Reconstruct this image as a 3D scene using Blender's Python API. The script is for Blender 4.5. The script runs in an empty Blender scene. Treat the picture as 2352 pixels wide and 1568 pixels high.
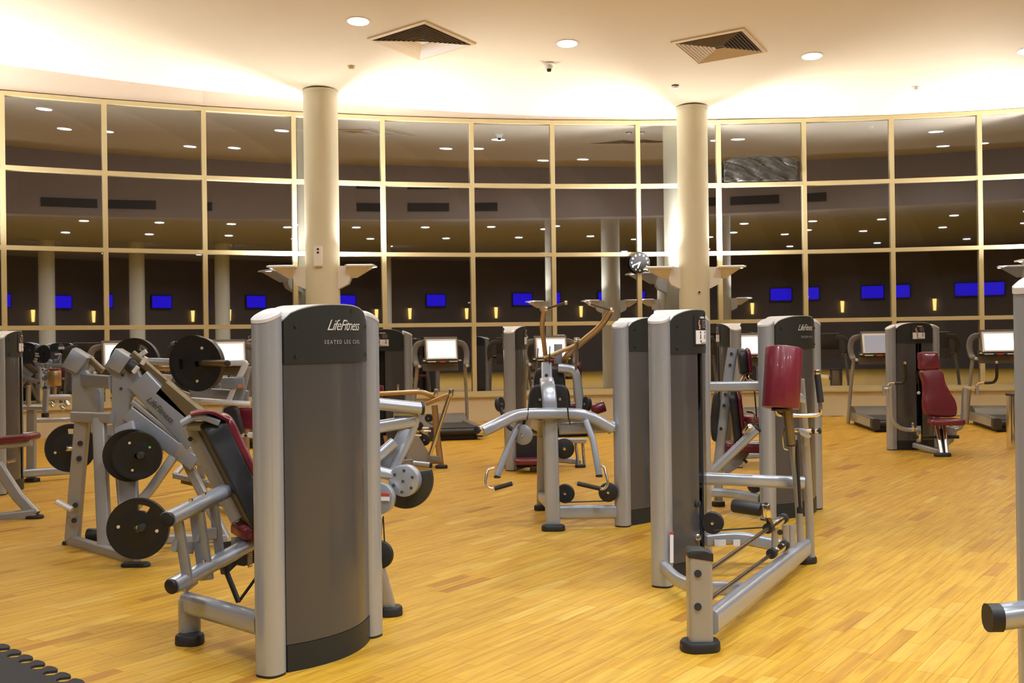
import bpy, math, random
from mathutils import Vector as V, Matrix
random.seed(7)
C = bpy.context.scene.collection
S = bpy.context.scene
PI = math.pi

# ------------------------------------------------------------------ camera, world, exposure
F, PITCH, ROLL, EYE = 2450.0, 0.00095, 0.0134, 1.5
cam_d = bpy.data.cameras.new('camera'); cam = bpy.data.objects.new('camera', cam_d); C.objects.link(cam)
cam_d.sensor_fit = 'HORIZONTAL'; cam_d.sensor_width = 36.0; cam_d.lens = 36.0 * F / 2352
cam.location = (0, 0, EYE)
cam.matrix_world = Matrix.Translation((0, 0, EYE)) @ Matrix.Rotation(PI/2 + PITCH, 4, 'X') @ Matrix.Rotation(-ROLL, 4, 'Z')
cam_d.clip_end = 200
S.camera = cam
w = bpy.data.worlds.new('night'); S.world = w; w.use_nodes = True
w.node_tree.nodes['Background'].inputs[0].default_value = (0.004, 0.005, 0.009, 1)
w.node_tree.nodes['Background'].inputs[1].default_value = 1.0
S.view_settings.view_transform = 'Standard'; S.view_settings.look = 'None'
S.view_settings.exposure = 0.08; S.view_settings.gamma = 1.0; S.view_settings.use_curve_mapping = False

UPLIGHT_W, DOWN_W, REAR_W = 65.0, 35.0, 72.0
def area(name, loc, rot, size, power, col=(1, .92, .80), spread=PI, shape='DISK', sy=None):
    l = bpy.data.lights.new(name, 'AREA'); l.shape = shape; l.size = size
    if sy: l.size_y = sy
    l.energy = power; l.color = col; l.spread = spread
    o = bpy.data.objects.new(name, l); C.objects.link(o); o.location = loc; o.rotation_euler = rot
    return o

# ------------------------------------------------------------------ pixel of the photograph -> world point
cr, sr, cp, sp_ = math.cos(ROLL), math.sin(ROLL), math.cos(PITCH), math.sin(PITCH)
def ray(px, py):
    U, W_ = px - 1176, py - 784
    u = U*cr - W_*sr; v = U*sr + W_*cr
    zz = -v/F
    return V((u/F, cp - zz*sp_, sp_ + zz*cp))
def at(px, py, Y):
    r = ray(px, py); return r*(Y/r.y) + V((0, 0, EYE))
def ground(px, py, z=0.0):
    r = ray(px, py); return r*((z-EYE)/r.z) + V((0, 0, EYE))
def zc(x, y): return 5.80 + .08*(20.8-y) - .0124*(x-3.5)
def ceil_at(px, py):
    r = ray(px, py); t = (5.80 + .08*20.8 + .0124*3.5 - EYE)/(r.z + .08*r.y + .0124*r.x)
    return r*t + V((0, 0, EYE))

# ------------------------------------------------------------------ materials
def pbr(name, col, rough=.5, metal=0.0, spec=.5, noise=0.0, nscale=20, emit=None, estr=0, coat=0, bump=0, ior=None, aniso=0):
    m = bpy.data.materials.new(name); m.use_nodes = True
    nt = m.node_tree; b = nt.nodes['Principled BSDF']
    b.inputs['Base Color'].default_value = (*col, 1); b.inputs['Roughness'].default_value = rough
    b.inputs['Metallic'].default_value = metal; b.inputs['Specular IOR Level'].default_value = spec
    if coat: b.inputs['Coat Weight'].default_value = coat; b.inputs['Coat Roughness'].default_value = .08
    if ior: b.inputs['IOR'].default_value = ior
    if emit: b.inputs['Emission Color'].default_value = (*emit, 1); b.inputs['Emission Strength'].default_value = estr
    if noise or bump:
        tc = nt.nodes.new('ShaderNodeTexCoord'); n = nt.nodes.new('ShaderNodeTexNoise')
        n.inputs['Scale'].default_value = nscale; n.inputs['Detail'].default_value = 4
        nt.links.new(tc.outputs['Object'], n.inputs['Vector'])
        if noise:
            mx = nt.nodes.new('ShaderNodeMix'); mx.data_type = 'RGBA'
            mx.inputs[6].default_value = (*[c*(1-noise) for c in col], 1); mx.inputs[7].default_value = (*[min(1, c*(1+noise)) for c in col], 1)
            nt.links.new(n.outputs['Fac'], mx.inputs[0]); nt.links.new(mx.outputs[2], b.inputs['Base Color'])
        if bump:
            bp = nt.nodes.new('ShaderNodeBump'); bp.inputs['Strength'].default_value = bump; bp.inputs['Distance'].default_value = .002
            nt.links.new(n.outputs['Fac'], bp.inputs['Height']); nt.links.new(bp.outputs[0], b.inputs['Normal'])
    return m
M = {}
M['silver'] = pbr('silver_paint', (.42, .45, .51), .27, .5, noise=.06, nscale=220, bump=.08)
M['silver_light'] = pbr('pale_cap_plastic', (.66, .65, .65), .35, .15)
M['taupe'] = pbr('frame_taupe_paint', (.345, .335, .32), .34, .35, noise=.07, nscale=180)
M['bluegrey'] = pbr('grey_gusset_paint', (.31, .335, .39), .34, .4, noise=.08, nscale=200)
M['shroud'] = pbr('smoked_shroud_plastic', (.070, .068, .070), .26, .1, noise=.05, nscale=90, coat=.3)
M['header'] = pbr('charcoal_header_plastic', (.022, .024, .024), .45, 0, spec=.3, noise=.08, nscale=120)
M['black'] = pbr('black_rubber', (.014, .014, .016), .5, noise=.15, nscale=60)
M['iron'] = pbr('black_plate_iron', (.012, .012, .012), .38, .1, noise=.2, nscale=40)
M['darkcam'] = pbr('dark_cam_plastic', (.03, .032, .032), .35)
M['chrome'] = pbr('chrome', (.78, .77, .75), .13, 1.0)
M['bronze'] = pbr('bronze_paint_and_reflection', (.52, .36, .20), .28, .8)  # brown tubes, and the reflection painted onto the overhead arms
M['gold'] = pbr('dull_brass_rail', (.21, .165, .10), .35, .7)
M['steel'] = pbr('guide_rod_steel', (.16, .13, .12), .25, .9)
M['red'] = pbr('burgundy_vinyl', (.155, .014, .026), .3, 0, noise=.12, nscale=25, coat=.25, bump=.15)
M['vinyl'] = pbr('black_vinyl', (.018, .018, .02), .42, noise=.1, nscale=40)
M['white'] = pbr('white_plastic', (.82, .80, .78), .35)
M['label'] = pbr('white_sticker', (.78, .76, .78), .6)
M['labelred'] = pbr('red_sticker', (.5, .05, .03), .6)
M['ink'] = pbr('grey_print', (.04, .04, .045), .6)
M['print'] = pbr('light_print', (.55, .55, .54), .5)
M['printdim'] = pbr('dim_print', (.26, .26, .27), .5)
M['figure'] = pbr('figure_print', (.55, .30, .24), .6)
M['mull'] = pbr('cream_window_frame', (.60, .51, .30), .38, noise=.03, nscale=10)
M['beige'] = pbr('beige_wall_paint', (.66, .58, .41), .6, noise=.03, nscale=4)
M['fascia'] = pbr('fascia_paint', (.72, .64, .60), .6)
M['column'] = pbr('column_paint', (.66, .62, .48), .55, noise=.02, nscale=6)
M['ceil'] = pbr('ceiling_paint', (.76, .68, .53), .75, noise=.015, nscale=2)
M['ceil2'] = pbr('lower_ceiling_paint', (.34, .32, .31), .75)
M['rear'] = pbr('rear_wall_paint', (.16, .13, .11), .7, noise=.1, nscale=1)
M['bulk'] = pbr('bulkhead_paint', (.44, .40, .39), .7, noise=.03, nscale=2)
M['grille'] = pbr('grille_dark', (.06, .06, .06), .5)
M['vent'] = pbr('vent_cream', (.70, .56, .36), .45)
M['ventdark'] = pbr('vent_throat', (.02, .018, .014), .7)
M['mat'] = pbr('rubber_mat', (.022, .020, .022), .8, noise=.5, nscale=150, bump=.4)
M['lamp'] = pbr('lamp_lens', (1, 1, 1), .5, emit=(1, .97, .92), estr=14)
M['uplens'] = pbr('uplight_lens', (1, 1, 1), .5, emit=(1, .98, .92), estr=5)
M['screenw'] = pbr('lit_white_screen', (.1, .1, .1), .3, emit=(1, .93, .82), estr=1.9)
M['screeng'] = pbr('grey_screen', (.05, .05, .05), .2, emit=(.42, .38, .40), estr=.7)
M['tvblue'] = pbr('blue_tv_screen', (.01, .01, .02), .2, emit=(.03, .01, 1), estr=1.0)
M['sconce'] = pbr('sconce_glow', (.5, .3, .1), .5, emit=(1, .62, .16), estr=3)
M['yellow'] = pbr('yellow_knob', (.8, .55, .1), .3, emit=(1, .7, .2), estr=.3)
M['orange'] = pbr('orange_sticker', (.6, .12, .03), .5)
M['green'] = pbr('green_dot', (.1, .6, .12), .5)
M['clock'] = pbr('clock_face', (.022, .022, .024), .6, spec=.2)
M['dark'] = pbr('belt_black', (.035, .03, .028), .55, noise=.2, nscale=60)
M['footpad'] = pbr('treadmill_grey', (.14, .125, .11), .45)
def glass_mat():
    m = bpy.data.materials.new('dark_window_glass'); m.use_nodes = True; nt = m.node_tree
    nt.nodes.clear(); out = nt.nodes.new('ShaderNodeOutputMaterial')
    tr = nt.nodes.new('ShaderNodeBsdfTransparent'); tr.inputs[0].default_value = (.5, .5, .52, 1)
    gl = nt.nodes.new('ShaderNodeBsdfGlossy'); gl.inputs['Roughness'].default_value = .012; gl.inputs[0].default_value = (.90, .92, 1, 1)
    fr = nt.nodes.new('ShaderNodeFresnel'); fr.inputs[0].default_value = 4.7
    mx = nt.nodes.new('ShaderNodeMixShader')
    nt.links.new(fr.outputs[0], mx.inputs[0]); nt.links.new(tr.outputs[0], mx.inputs[1]); nt.links.new(gl.outputs[0], mx.inputs[2])
    nt.links.new(mx.outputs[0], out.inputs[0]); return m
M['glass'] = glass_mat()
def film_mat():
    m = pbr('crumpled_film', (.05, .048, .046), .3, .2, bump=.6, nscale=6); return m
M['film'] = film_mat()
def wood_mat():
    m = bpy.data.materials.new('maple_plank'); m.use_nodes = True; nt = m.node_tree; b = nt.nodes['Principled BSDF']
    at_ = nt.nodes.new('ShaderNodeAttribute'); at_.attribute_name = 'tone'
    tc = nt.nodes.new('ShaderNodeTexCoord'); mp = nt.nodes.new('ShaderNodeMapping')
    mp.inputs['Rotation'].default_value = (0, 0, -math.radians(55)); mp2 = nt.nodes.new('ShaderNodeMapping'); mp2.inputs['Scale'].default_value = (2.2, 34, 1)
    n = nt.nodes.new('ShaderNodeTexNoise'); n.inputs['Scale'].default_value = 1.0; n.inputs['Detail'].default_value = 6; n.inputs['Distortion'].default_value = .6
    nt.links.new(tc.outputs['Object'], mp.inputs[0]); nt.links.new(mp.outputs[0], mp2.inputs[0]); nt.links.new(mp2.outputs[0], n.inputs['Vector'])
    r = nt.nodes.new('ShaderNodeValToRGB'); e = r.color_ramp.elements
    e[0].position = 0.0; e[0].color = (.38, .165, .022, 1)
    e[1].position = 1.0; e[1].color = (.61, .40, .07, 1)
    x = e.new(.35); x.color = (.53, .295, .026, 1)
    x = e.new(.7); x.color = (.57, .335, .036, 1)
    nt.links.new(at_.outputs['Fac'], r.inputs[0])
    mx = nt.nodes.new('ShaderNodeMix'); mx.data_type = 'RGBA'; mx.blend_type = 'MULTIPLY'; mx.inputs[0].default_value = .8
    r2 = nt.nodes.new('ShaderNodeValToRGB'); r2.color_ramp.elements[0].color = (.72, .62, .50, 1); r2.color_ramp.elements[0].position = .3
    r2.color_ramp.elements[1].color = (1.1, 1.08, 1.05, 1); r2.color_ramp.elements[1].position = .62
    nt.links.new(n.outputs['Fac'], r2.inputs[0]); nt.links.new(r.outputs[0], mx.inputs[6]); nt.links.new(r2.outputs[0], mx.inputs[7])
    nt.links.new(mx.outputs[2], b.inputs['Base Color']); b.inputs['Roughness'].default_value = .42; b.inputs['Specular IOR Level'].default_value = .3
    return m
M['wood'] = wood_mat()
M['subfloor'] = pbr('plank_joint', (.46, .24, .025), .8)

# ------------------------------------------------------------------ mesh builder
def org(o):
    p = V((0, 0, 0))
    while o: p += o.location; o = o.parent
    return p
class MB:
    def __init__(s): s.v = []; s.f = []
    def add(s, vs, fs):
        n = len(s.v); s.v += [V(a) for a in vs]; s.f += [tuple(i+n for i in f) for f in fs]; return s
    def loft(s, rings, cap=True, closed=True):
        n = len(rings[0]); vs = [p for r in rings for p in r]; fs = []
        for k in range(len(rings)-1):
            for i in range(n if closed else n-1):
                j = (i+1) % n; fs.append((k*n+i, k*n+j, (k+1)*n+j, (k+1)*n+i))
        if cap and closed: fs.append(tuple(reversed(range(n)))); fs.append(tuple((len(rings)-1)*n+i for i in range(n)))
        return s.add(vs, fs)
    def sweep(s, path, sec, up=(0, 0, 1), cap=True, scales=None):
        path = [V(p) for p in path]; rings = []; prev = None
        for i, p in enumerate(path):
            if i == 0: t = (path[1]-p).normalized(); tm = None
            elif i == len(path)-1: t = (p-path[i-1]).normalized(); tm = None
            else:
                a = (p-path[i-1]).normalized(); b = (path[i+1]-p).normalized(); t = (a+b).normalized(); tm = a.dot(t)
            u = V(up)
            if abs(t.dot(u)) > .97: u = V((0, 1, 0)) if abs(t.y) < .9 else V((1, 0, 0))
            if prev is not None and len(path) > 2:
                u = prev if abs(t.dot(prev)) < .95 else u
            side = t.cross(u).normalized(); nn = side.cross(t).normalized(); prev = nn
            k = 1.0 if scales is None else scales[i]
            rings.append([p + side*(a*k) + nn*(b*k) for a, b in sec])
        return s.loft(rings, cap)
    def tube(s, path, r, n=14, bend=0, **k):
        if bend: path = fillet(path, bend)
        return s.sweep(path, [(r*math.cos(2*PI*i/n), r*math.sin(2*PI*i/n)) for i in range(n)], **k)
    def bar(s, path, w_, h, r=None, bend=0, up=(0, 0, 1), **k):
        if bend: path = fillet(path, bend)
        return s.sweep(path, rrect(w_, h, min(w_, h)*.28 if r is None else r), up=up, **k)
    def cyl(s, a, b, r, n=24, bev=0, r2=None):
        a, b = V(a), V(b); L = (b-a).length; t = (b-a)/L; r2 = r if r2 is None else r2
        if not bev: return s.tube2([(a, r), (b, r2)], n)
        return s.tube2([(a, r-bev), (a+t*bev*.3, r-bev*.3), (a+t*bev, r), (b-t*bev, r2), (b-t*bev*.3, r2-bev*.3), (b, r2-bev)], n)
    def tube2(s, pts, n=24):
        t = (pts[-1][0]-pts[0][0]).normalized(); u = V((0, 0, 1)) if abs(t.z) < .9 else V((1, 0, 0))
        a = t.cross(u).normalized(); b = a.cross(t)
        return s.loft([[p+a*(r*math.cos(2*PI*i/n))+b*(r*math.sin(2*PI*i/n)) for i in range(n)] for p, r in pts])
    def box(s, c, x, y, z, ax=(1, 0, 0), ay=(0, 1, 0), az=(0, 0, 1)):
        c, ax, ay, az = V(c), V(ax)*x/2, V(ay)*y/2, V(az)*z/2
        vs = [c+ax*i+ay*j+az*k for k in (-1, 1) for j in (-1, 1) for i in (-1, 1)]
        return s.add(vs, [(0, 2, 3, 1), (4, 5, 7, 6), (0, 1, 5, 4), (2, 6, 7, 3), (0, 4, 6, 2), (1, 3, 7, 5)])
    def prism(s, pts, vec, bev=0.0):
        pts = [V(p) for p in pts]; vec = V(vec)
        if not bev: return s.loft([pts, [p+vec for p in pts]])
        c = sum(pts, V((0, 0, 0)))/len(pts); t = vec.normalized()
        def ins(d): return [p + (c-p).normalized()*d for p in pts]
        return s.loft([ins(bev), [p+t*bev*.35 for p in ins(bev*.3)], [p+t*bev for p in pts], [p+vec-t*bev for p in pts],
                       [p+vec-t*bev*.35 for p in ins(bev*.3)], [p+vec for p in ins(bev)]])
    def obj(s, name, mat, parent=None, sharp=38, flat=False, label=None):
        me = bpy.data.meshes.new(name); o_ = org(parent) if parent else V((0, 0, 0))
        me.from_pydata([p-o_ for p in s.v], [], s.f); me.validate()
        me.materials.append(M[mat] if isinstance(mat, str) else mat)
        import bmesh
        bm = bmesh.new(); bm.from_mesh(me); bmesh.ops.recalc_face_normals(bm, faces=bm.faces); bm.to_mesh(me); bm.free()
        if not flat:
            me.shade_smooth(); me.set_sharp_from_angle(angle=math.radians(sharp))
        o = bpy.data.objects.new(name, me); C.objects.link(o)
        if parent: o.parent = parent
        if label: o['label'] = label
        return o
def rrect(w_, h, r, n=3):
    o = []
    for cx, cy, a0 in ((w_/2-r, h/2-r, 0), (-w_/2+r, h/2-r, 90), (-w_/2+r, -h/2+r, 180), (w_/2-r, -h/2+r, 270)):
        for i in range(n+1):
            a = math.radians(a0+90*i/n); o.append((cx+r*math.cos(a), cy+r*math.sin(a)))
    return o
def fillet(path, r, n=5):
    path = [V(p) for p in path]; out = [path[0]]
    for i in range(1, len(path)-1):
        p = path[i]; a = path[i-1]-p; b = path[i+1]-p; d = min(r, a.length*.48, b.length*.48)
        A = p+a.normalized()*d; B = p+b.normalized()*d
        for k in range(n+1):
            t = k/n; out.append(A*(1-t)**2 + p*2*t*(1-t) + B*t*t)
    out.append(path[-1]); return out
def smooth_outline(pts, k=6):
    out = []; n = len(pts)
    for i in range(n):
        p0, p1, p2, p3 = [V(pts[(i+j-1) % n]) for j in range(4)]
        for q in range(k):
            t = q/k
            out.append(.5*((2*p1)+(p2-p0)*t+(2*p0-5*p1+4*p2-p3)*t*t+(3*p1-p0-3*p2+p3)*t**3))
    return out
def rounded_poly(w_, h, r, n=5): return [V((a, b, 0)) for a, b in rrect(w_, h, r, n)]
def cushion(outline, O, ax, ay, az, th, bev, dome=.0):
    """padded cushion: 2-D outline in (ax, ay) at O, growing th along az"""
    mb = MB(); O, ax, ay, az = V(O), V(ax).normalized(), V(ay).normalized(), V(az).normalized()
    c = sum(outline, V((0, 0, 0)))/len(outline)
    R = max((p-c).length for p in outline)
    def ring(d, z): return [O + ax*(c.x+(p.x-c.x)*(1-d/max(.01, (p-c).length))) + ay*(c.y+(p.y-c.y)*(1-d/max(.01, (p-c).length))) + az*z for p in outline]
    rs = [ring(bev*.5, 0), ring(0, bev*.5)]
    for k in range(0, 5):
        a = PI/2*k/4; rs.append(ring(bev*(1-math.cos(a)), th-bev+bev*math.sin(a)))
    for q in (.35, .7): rs.append([O + az*(th+dome*q) + ax*(c.x+(p.x-c.x)*(1-q)*(1-bev/R)) + ay*(c.y+(p.y-c.y)*(1-q)*(1-bev/R)) for p in outline])
    return mb.loft(rs)
def thing(name, label, cat, loc=(0, 0, 0), group=None):
    o = bpy.data.objects.new(name, None); C.objects.link(o); o.location = loc; o.empty_display_size = .1
    o['label'] = label; o['category'] = cat
    if group: o['group'] = group
    return o
def tag(o, label, cat, group=None):
    o['label'] = label; o['category'] = cat
    if group: o['group'] = group
    return o
def struct(o, label=None):
    o['kind'] = 'structure'
    if label: o['label'] = label
    return o
def sname(name, loc=(0, 0, 0)):
    o = bpy.data.objects.new(name, None); C.objects.link(o); o.location = loc; o['kind'] = 'structure'; return o
def dup(root, loc, rotz, label, group=None):
    r = root.copy(); C.objects.link(r); r.location = loc; r.rotation_euler = (0, 0, rotz); r['label'] = label
    if group: r['group'] = group
    for ch in list(root.children):
        c = ch.copy(); C.objects.link(c); c.parent = r
        for g in list(ch.children):
            d = g.copy(); C.objects.link(d); d.parent = c
    return r
def text_mesh(txt, size, shear=0.0, bold=0.0, spacing=1.0):
    cu = bpy.data.curves.new('t', 'FONT'); cu.body = txt; cu.size = size; cu.shear = shear; cu.offset = bold; cu.space_character = spacing
    cu.resolution_u = 2
    o = bpy.data.objects.new('t', cu); C.objects.link(o)
    dg = bpy.context.evaluated_depsgraph_get(); me = bpy.data.meshes.new_from_object(o.evaluated_get(dg))
    vs = [v.co.copy() for v in me.vertices]; fs = [tuple(p.vertices) for p in me.polygons]
    bpy.data.objects.remove(o); bpy.data.curves.remove(cu); bpy.data.meshes.remove(me)
    return vs, fs
def bolts(pts, nrm, r, mat, parent, name='bolt', th=.006):
    for p in pts:
        MB().cyl(V(p), V(p)+V(nrm).normalized()*th, r, 12, r*.25).obj(name, mat, parent)

# ------------------------------------------------------------------ room: window wall
CX, CY, R0 = 3.825, -4.473, 25.27
ANG = [-.700, -.635, -.5695, -.5045, -.4416, -.376, -.3131, -.2481, -.1811, -.1189, -.0526, .0099, .075, .1403, .2035, .268, .333, .398]
def wp(a, z=0.0, r=R0): return V((CX+r*math.sin(a), CY+r*math.cos(a), z))
ZR = [5.77, 4.507, 3.182, 1.851, .543]
for i in range(len(ANG)-1):
    a0, a1 = ANG[i], ANG[i+1]; p0, p1 = wp(a0), wp(a1); e = (p1-p0); L = e.length; e.normalize()
    inn = V((e.y, -e.x, 0)).normalized()
    if inn.dot(V((CX, CY, 0))-p0) < 0: inn = -inn
    root = sname('window_%d' % (i+1), (p0+p1)/2)
    ztop0 = min(5.77, zc(p0.x, p0.y)-.005); ztop1 = min(5.77, zc(p1.x, p1.y)-.005)
    MB().prism([p0+e*.0-e*.04+inn*.06, p0+e*.04+inn*.06, p0+e*.04-inn*.06, p0-e*.04-inn*.06], (0, 0, ztop0)).obj('mullion', 'mull', root)
    for z in ZR:
        h = .075 if z not in (.543,) else .07
        zt = min(z, (ztop0+ztop1)/2-.035)
        MB().box((p0+p1)/2 + V((0, 0, zt)) + inn*.01, L-.08, .10, h, e, inn).obj('transom', 'mull', root)
    for k in range(4):
        zt, zb = min(ZR[k], (ztop0+ztop1)/2-.035), ZR[k+1]
        MB().box((p0+p1)/2 - inn*.02 + V((0, 0, (zt+zb)/2)), L-.075, .012, zt-zb-.06, e, inn).obj('pane', 'glass', root, flat=True)
    # fascia above, low wall below
mb = MB(); lo = MB(); sill = MB()
aa = ANG[0]; 
for i in range(len(ANG)-1):
    for q in range(1):
        p0, p1 = wp(ANG[i]), wp(ANG[i+1]); c0 = (V((CX, CY, 0))-p0).normalized(); c1 = (V((CX, CY, 0))-p1).normalized()
        z0, z1 = zc(p0.x, p0.y), zc(p1.x, p1.y)
        if z0 > 5.80 or z1 > 5.80:
            mb.add([p0+c0*.05+V((0, 0, 5.79)), p1+c1*.05+V((0, 0, 5.79)), p1+c1*.05+V((0, 0, z1+.05)), p0+c0*.05+V((0, 0, z0+.05)),
                    p0-c0*.05+V((0, 0, 5.79)), p1-c1*.05+V((0, 0, 5.79)), p1-c1*.05+V((0, 0, z1+.05)), p0-c0*.05+V((0, 0, z0+.05))],
                   [(0, 1, 2, 3), (7, 6, 5, 4), (0, 4, 5, 1), (3, 2, 6, 7)])
        lo.add([p0+c0*.08, p1+c1*.08, p1+c1*.08+V((0, 0, .50)), p0+c0*.08+V((0, 0, .50)), p0-c0*.08, p1-c1*.08, p1-c1*.08+V((0, 0, .50)), p0-c0*.08+V((0, 0, .50))],
               [(0, 1, 2, 3), (7, 6, 5, 4), (3, 2, 6, 7), (0, 4, 5, 1)])
        sill.add([p0+c0*.13+V((0, 0, .47)), p1+c1*.13+V((0, 0, .47)), p1+c1*.13+V((0, 0, .51)), p0+c0*.13+V((0, 0, .51)),
                  p0+V((0, 0, .47)), p1+V((0, 0, .47)), p1+V((0, 0, .51)), p0+V((0, 0, .51))], [(0, 1, 2, 3), (3, 2, 6, 7), (0, 4, 5, 1), (7, 6, 5, 4)])
struct(mb.obj('trim_1', 'fascia', flat=True), 'pale fascia band between window heads and ceiling')
struct(lo.obj('wall_front', 'beige', flat=True), 'low beige wall under the curved window')
struct(sill.obj('trim_2', 'mull', flat=True), 'cream sill along the top of the low wall')
# side and rear walls
PL, PR = wp(ANG[0]), wp(ANG[-1])
XL, XR, YB = PL.x, PR.x, -12.0
def slab(name, pts, th, mat, **k):
    return struct(MB().prism(pts, th).obj(name, mat, flat=True))
slab('wall_left', [V((XL, YB, 0)), V((XL, PL.y, 0)), V((XL, PL.y, 7.6)), V((XL, YB, 7.6))], (-.15, 0, 0), 'rear')
slab('wall_right', [V((XR, YB, 0)), V((XR, PR.y, 0)), V((XR, PR.y, 7.6)), V((XR, YB, 7.6))], (.15, 0, 0), 'rear')
slab('wall_back', [V((XL, YB, 0)), V((XR, YB, 0)), V((XR, YB, 7.6)), V((XL, YB, 7.6))], (0, -.15, 0), 'rear')
# bulkhead line (runs behind the frame's top edge), upper ceiling in front of it, lower ceiling behind
BL = [V((XL, 3.5, 0)), V((-5.5, 5.6, 0)), V((-2.2, 7.2, 0)), V((0, 8.6, 0)), V((1.7, 9.6, 0)), V((4.0, 10.4, 0)), V((7.0, 10.9, 0)), V((9.5, 11.0, 0)), V((XR, 10.6, 0))]
mb = MB(); n = len(BL)
vs = []; fs = []
for p in BL: vs += [V((p.x, p.y-.2, zc(p.x, p.y-.2))), V((p.x, 21.6, zc(p.x, 21.6)))]
for i in range(n-1): fs.append((2*i, 2*i+2, 2*i+3, 2*i+1))
top = [v+V((0, 0, .12)) for v in vs]
mb.add(vs+top, fs + [tuple(j+len(vs) for j in reversed(f)) for f in fs])
struct(mb.obj('ceiling', 'ceil', flat=True), 'upper ceiling sloping down to the window')
mb = MB(); ZB = 5.15
for i in range(n-1):
    a, b = BL[i], BL[i+1]; d = V((0, -.55, 0))
    q = [a+V((0, 0, ZB)), b+V((0, 0, ZB)), b+V((0, 0, 7.2)), a+V((0, 0, 7.2))]
    mb.add(q+[v+d for v in q], [(0, 1, 2, 3), (7, 6, 5, 4), (0, 4, 5, 1)])
bulk = struct(mb.obj('trim_3', 'bulk', flat=True), 'dropped bulkhead band across the ceiling')
slab('trim_4', [V((XL, YB, 5.75)), V((XR, YB, 5.75)), V((XR, 10.2, 5.75)), V((9.5, 10.6, 5.75)), V((7, 10.5, 5.75)), V((4, 10, 5.75)), V((1.7, 9.2, 5.75)), V((0, 8.2, 5.75)), V((-2.2, 6.8, 5.75)), V((-5.5, 5.2, 5.75)), V((XL, 3.1, 5.75))], (0, 0, .1), 'ceil2')
# long slot grilles on the bulkhead
for (i, t0, t1, zs) in ((2, .2, .75, (5.5,)), (4, 0.0, .5, (5.5, 6.1)), (5, .5, .95, (5.5,)), (7, .0, .6, (5.5, 6.1))):
    a, b = BL[i], BL[i+1]
    for zz in zs:
        A = a.lerp(b, t0)+V((0, .02, zz)); B = a.lerp(b, t1)+V((0, .02, zz)); e = (B-A).normalized()
        MB().box((A+B)/2, (B-A).length, .04, .24 if zz < 6 else .14, e, e.cross(V((0, 0, 1)))).obj('bulkhead_grille', 'grille', bulk, flat=True)
# ------------------------------------------------------------------ floor with planks
fl = sname('floor')
MB().box((( XL+XR)/2, 4.9, -.06), XR-XL, 33.9, .1).obj('slab', 'subfloor', fl, flat=True)
pd = V((.574, .819, 0)).normalized(); pn = V((-pd.y, pd.x, 0)); PW = .078
def plank(mb, c, L, tones, tone, z0=-.012):
    g = .0007
    a = pd*(L/2-g); b = pn*(PW/2-g); n0 = len(mb.v)
    t = [c-a-b, c+a-b, c+a+b, c-a+b]; dz = V((0, 0, z0)); k = V((0, 0, 0))
    mb.add([p+dz for p in t]+t, [(4, 5, 6, 7), (0, 1, 5, 4), (1, 2, 6, 5), (2, 3, 7, 6), (3, 0, 4, 7)])
    tones += [tone]*8
def set_tone(o, tones):
    at_ = o.data.attributes.new('tone', 'FLOAT', 'POINT'); at_.data.foreach_set('value', tones)
cands = []; rest = MB(); rt = []
rg = random.Random(3)
for j in range(-260, 330):
    v = j*PW; u = -9 - rg.random()*.5
    while u < 32:
        L = rg.choice((.36, .45, .45, .54, .6)); c = pd*(u+L/2)+pn*v; u += L
        if c.y < 2.5 or c.y > 21.0 or abs(c.x) > .55*c.y+1.2: continue
        if c.y > 19.2 and (V((c.x, c.y, 0))-V((CX, CY, 0))).length > R0-.1: continue
        t = rg.random(); t = .33+.42*t
        if rg.random() < .05: t = rg.uniform(.05, .25)
        if rg.random() < .08: t = rg.uniform(.8, 1.0)
        vis = c.y > 4.3 and abs(c.x)*F < 1176*c.y*1.01
        cands.append((0 if vis else 1, c.length, c, L, t))
cands.sort(key=lambda q: (q[0], q[1]))
for k, (_, d, c, L, t) in enumerate(cands):
    if k < 300:
        m_ = MB(); tt = []; plank(m_, c, L, tt, t); o = m_.obj('plank', 'wood', fl, flat=True); set_tone(o, tt)
    else: plank(rest, c, L, rt, t)
o = rest.obj('planks', 'wood', fl, flat=True); set_tone(o, rt); o['kind'] = 'stuff'
# rest of the floor outside the view
mb = MB(); tt = []
for (x0, x1, y0, y1) in ((XL, XR, YB, 2.45),):
    mb.add([V((x0, y0, -.002)), V((x1, y0, -.002)), V((x1, y1, -.002)), V((x0, y1, -.002))], [(0, 1, 2, 3)]); tt += [.5]*4
o = mb.obj('floor_surface', 'wood', fl, flat=True); set_tone(o, tt)
for sgn in (-1, 1):
    mb = MB(); X = XL if sgn < 0 else XR
    mb.add([V((sgn*2.4, 2.4, -.004)), V((X, 2.4, -.004)), V((X, 21.4, -.004)), V((sgn*12.3, 21.4, -.004))], [(0, 1, 2, 3)])
    o = mb.obj('floor_surface', 'wood', fl, flat=True); set_tone(o, [.5]*4)

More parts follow.
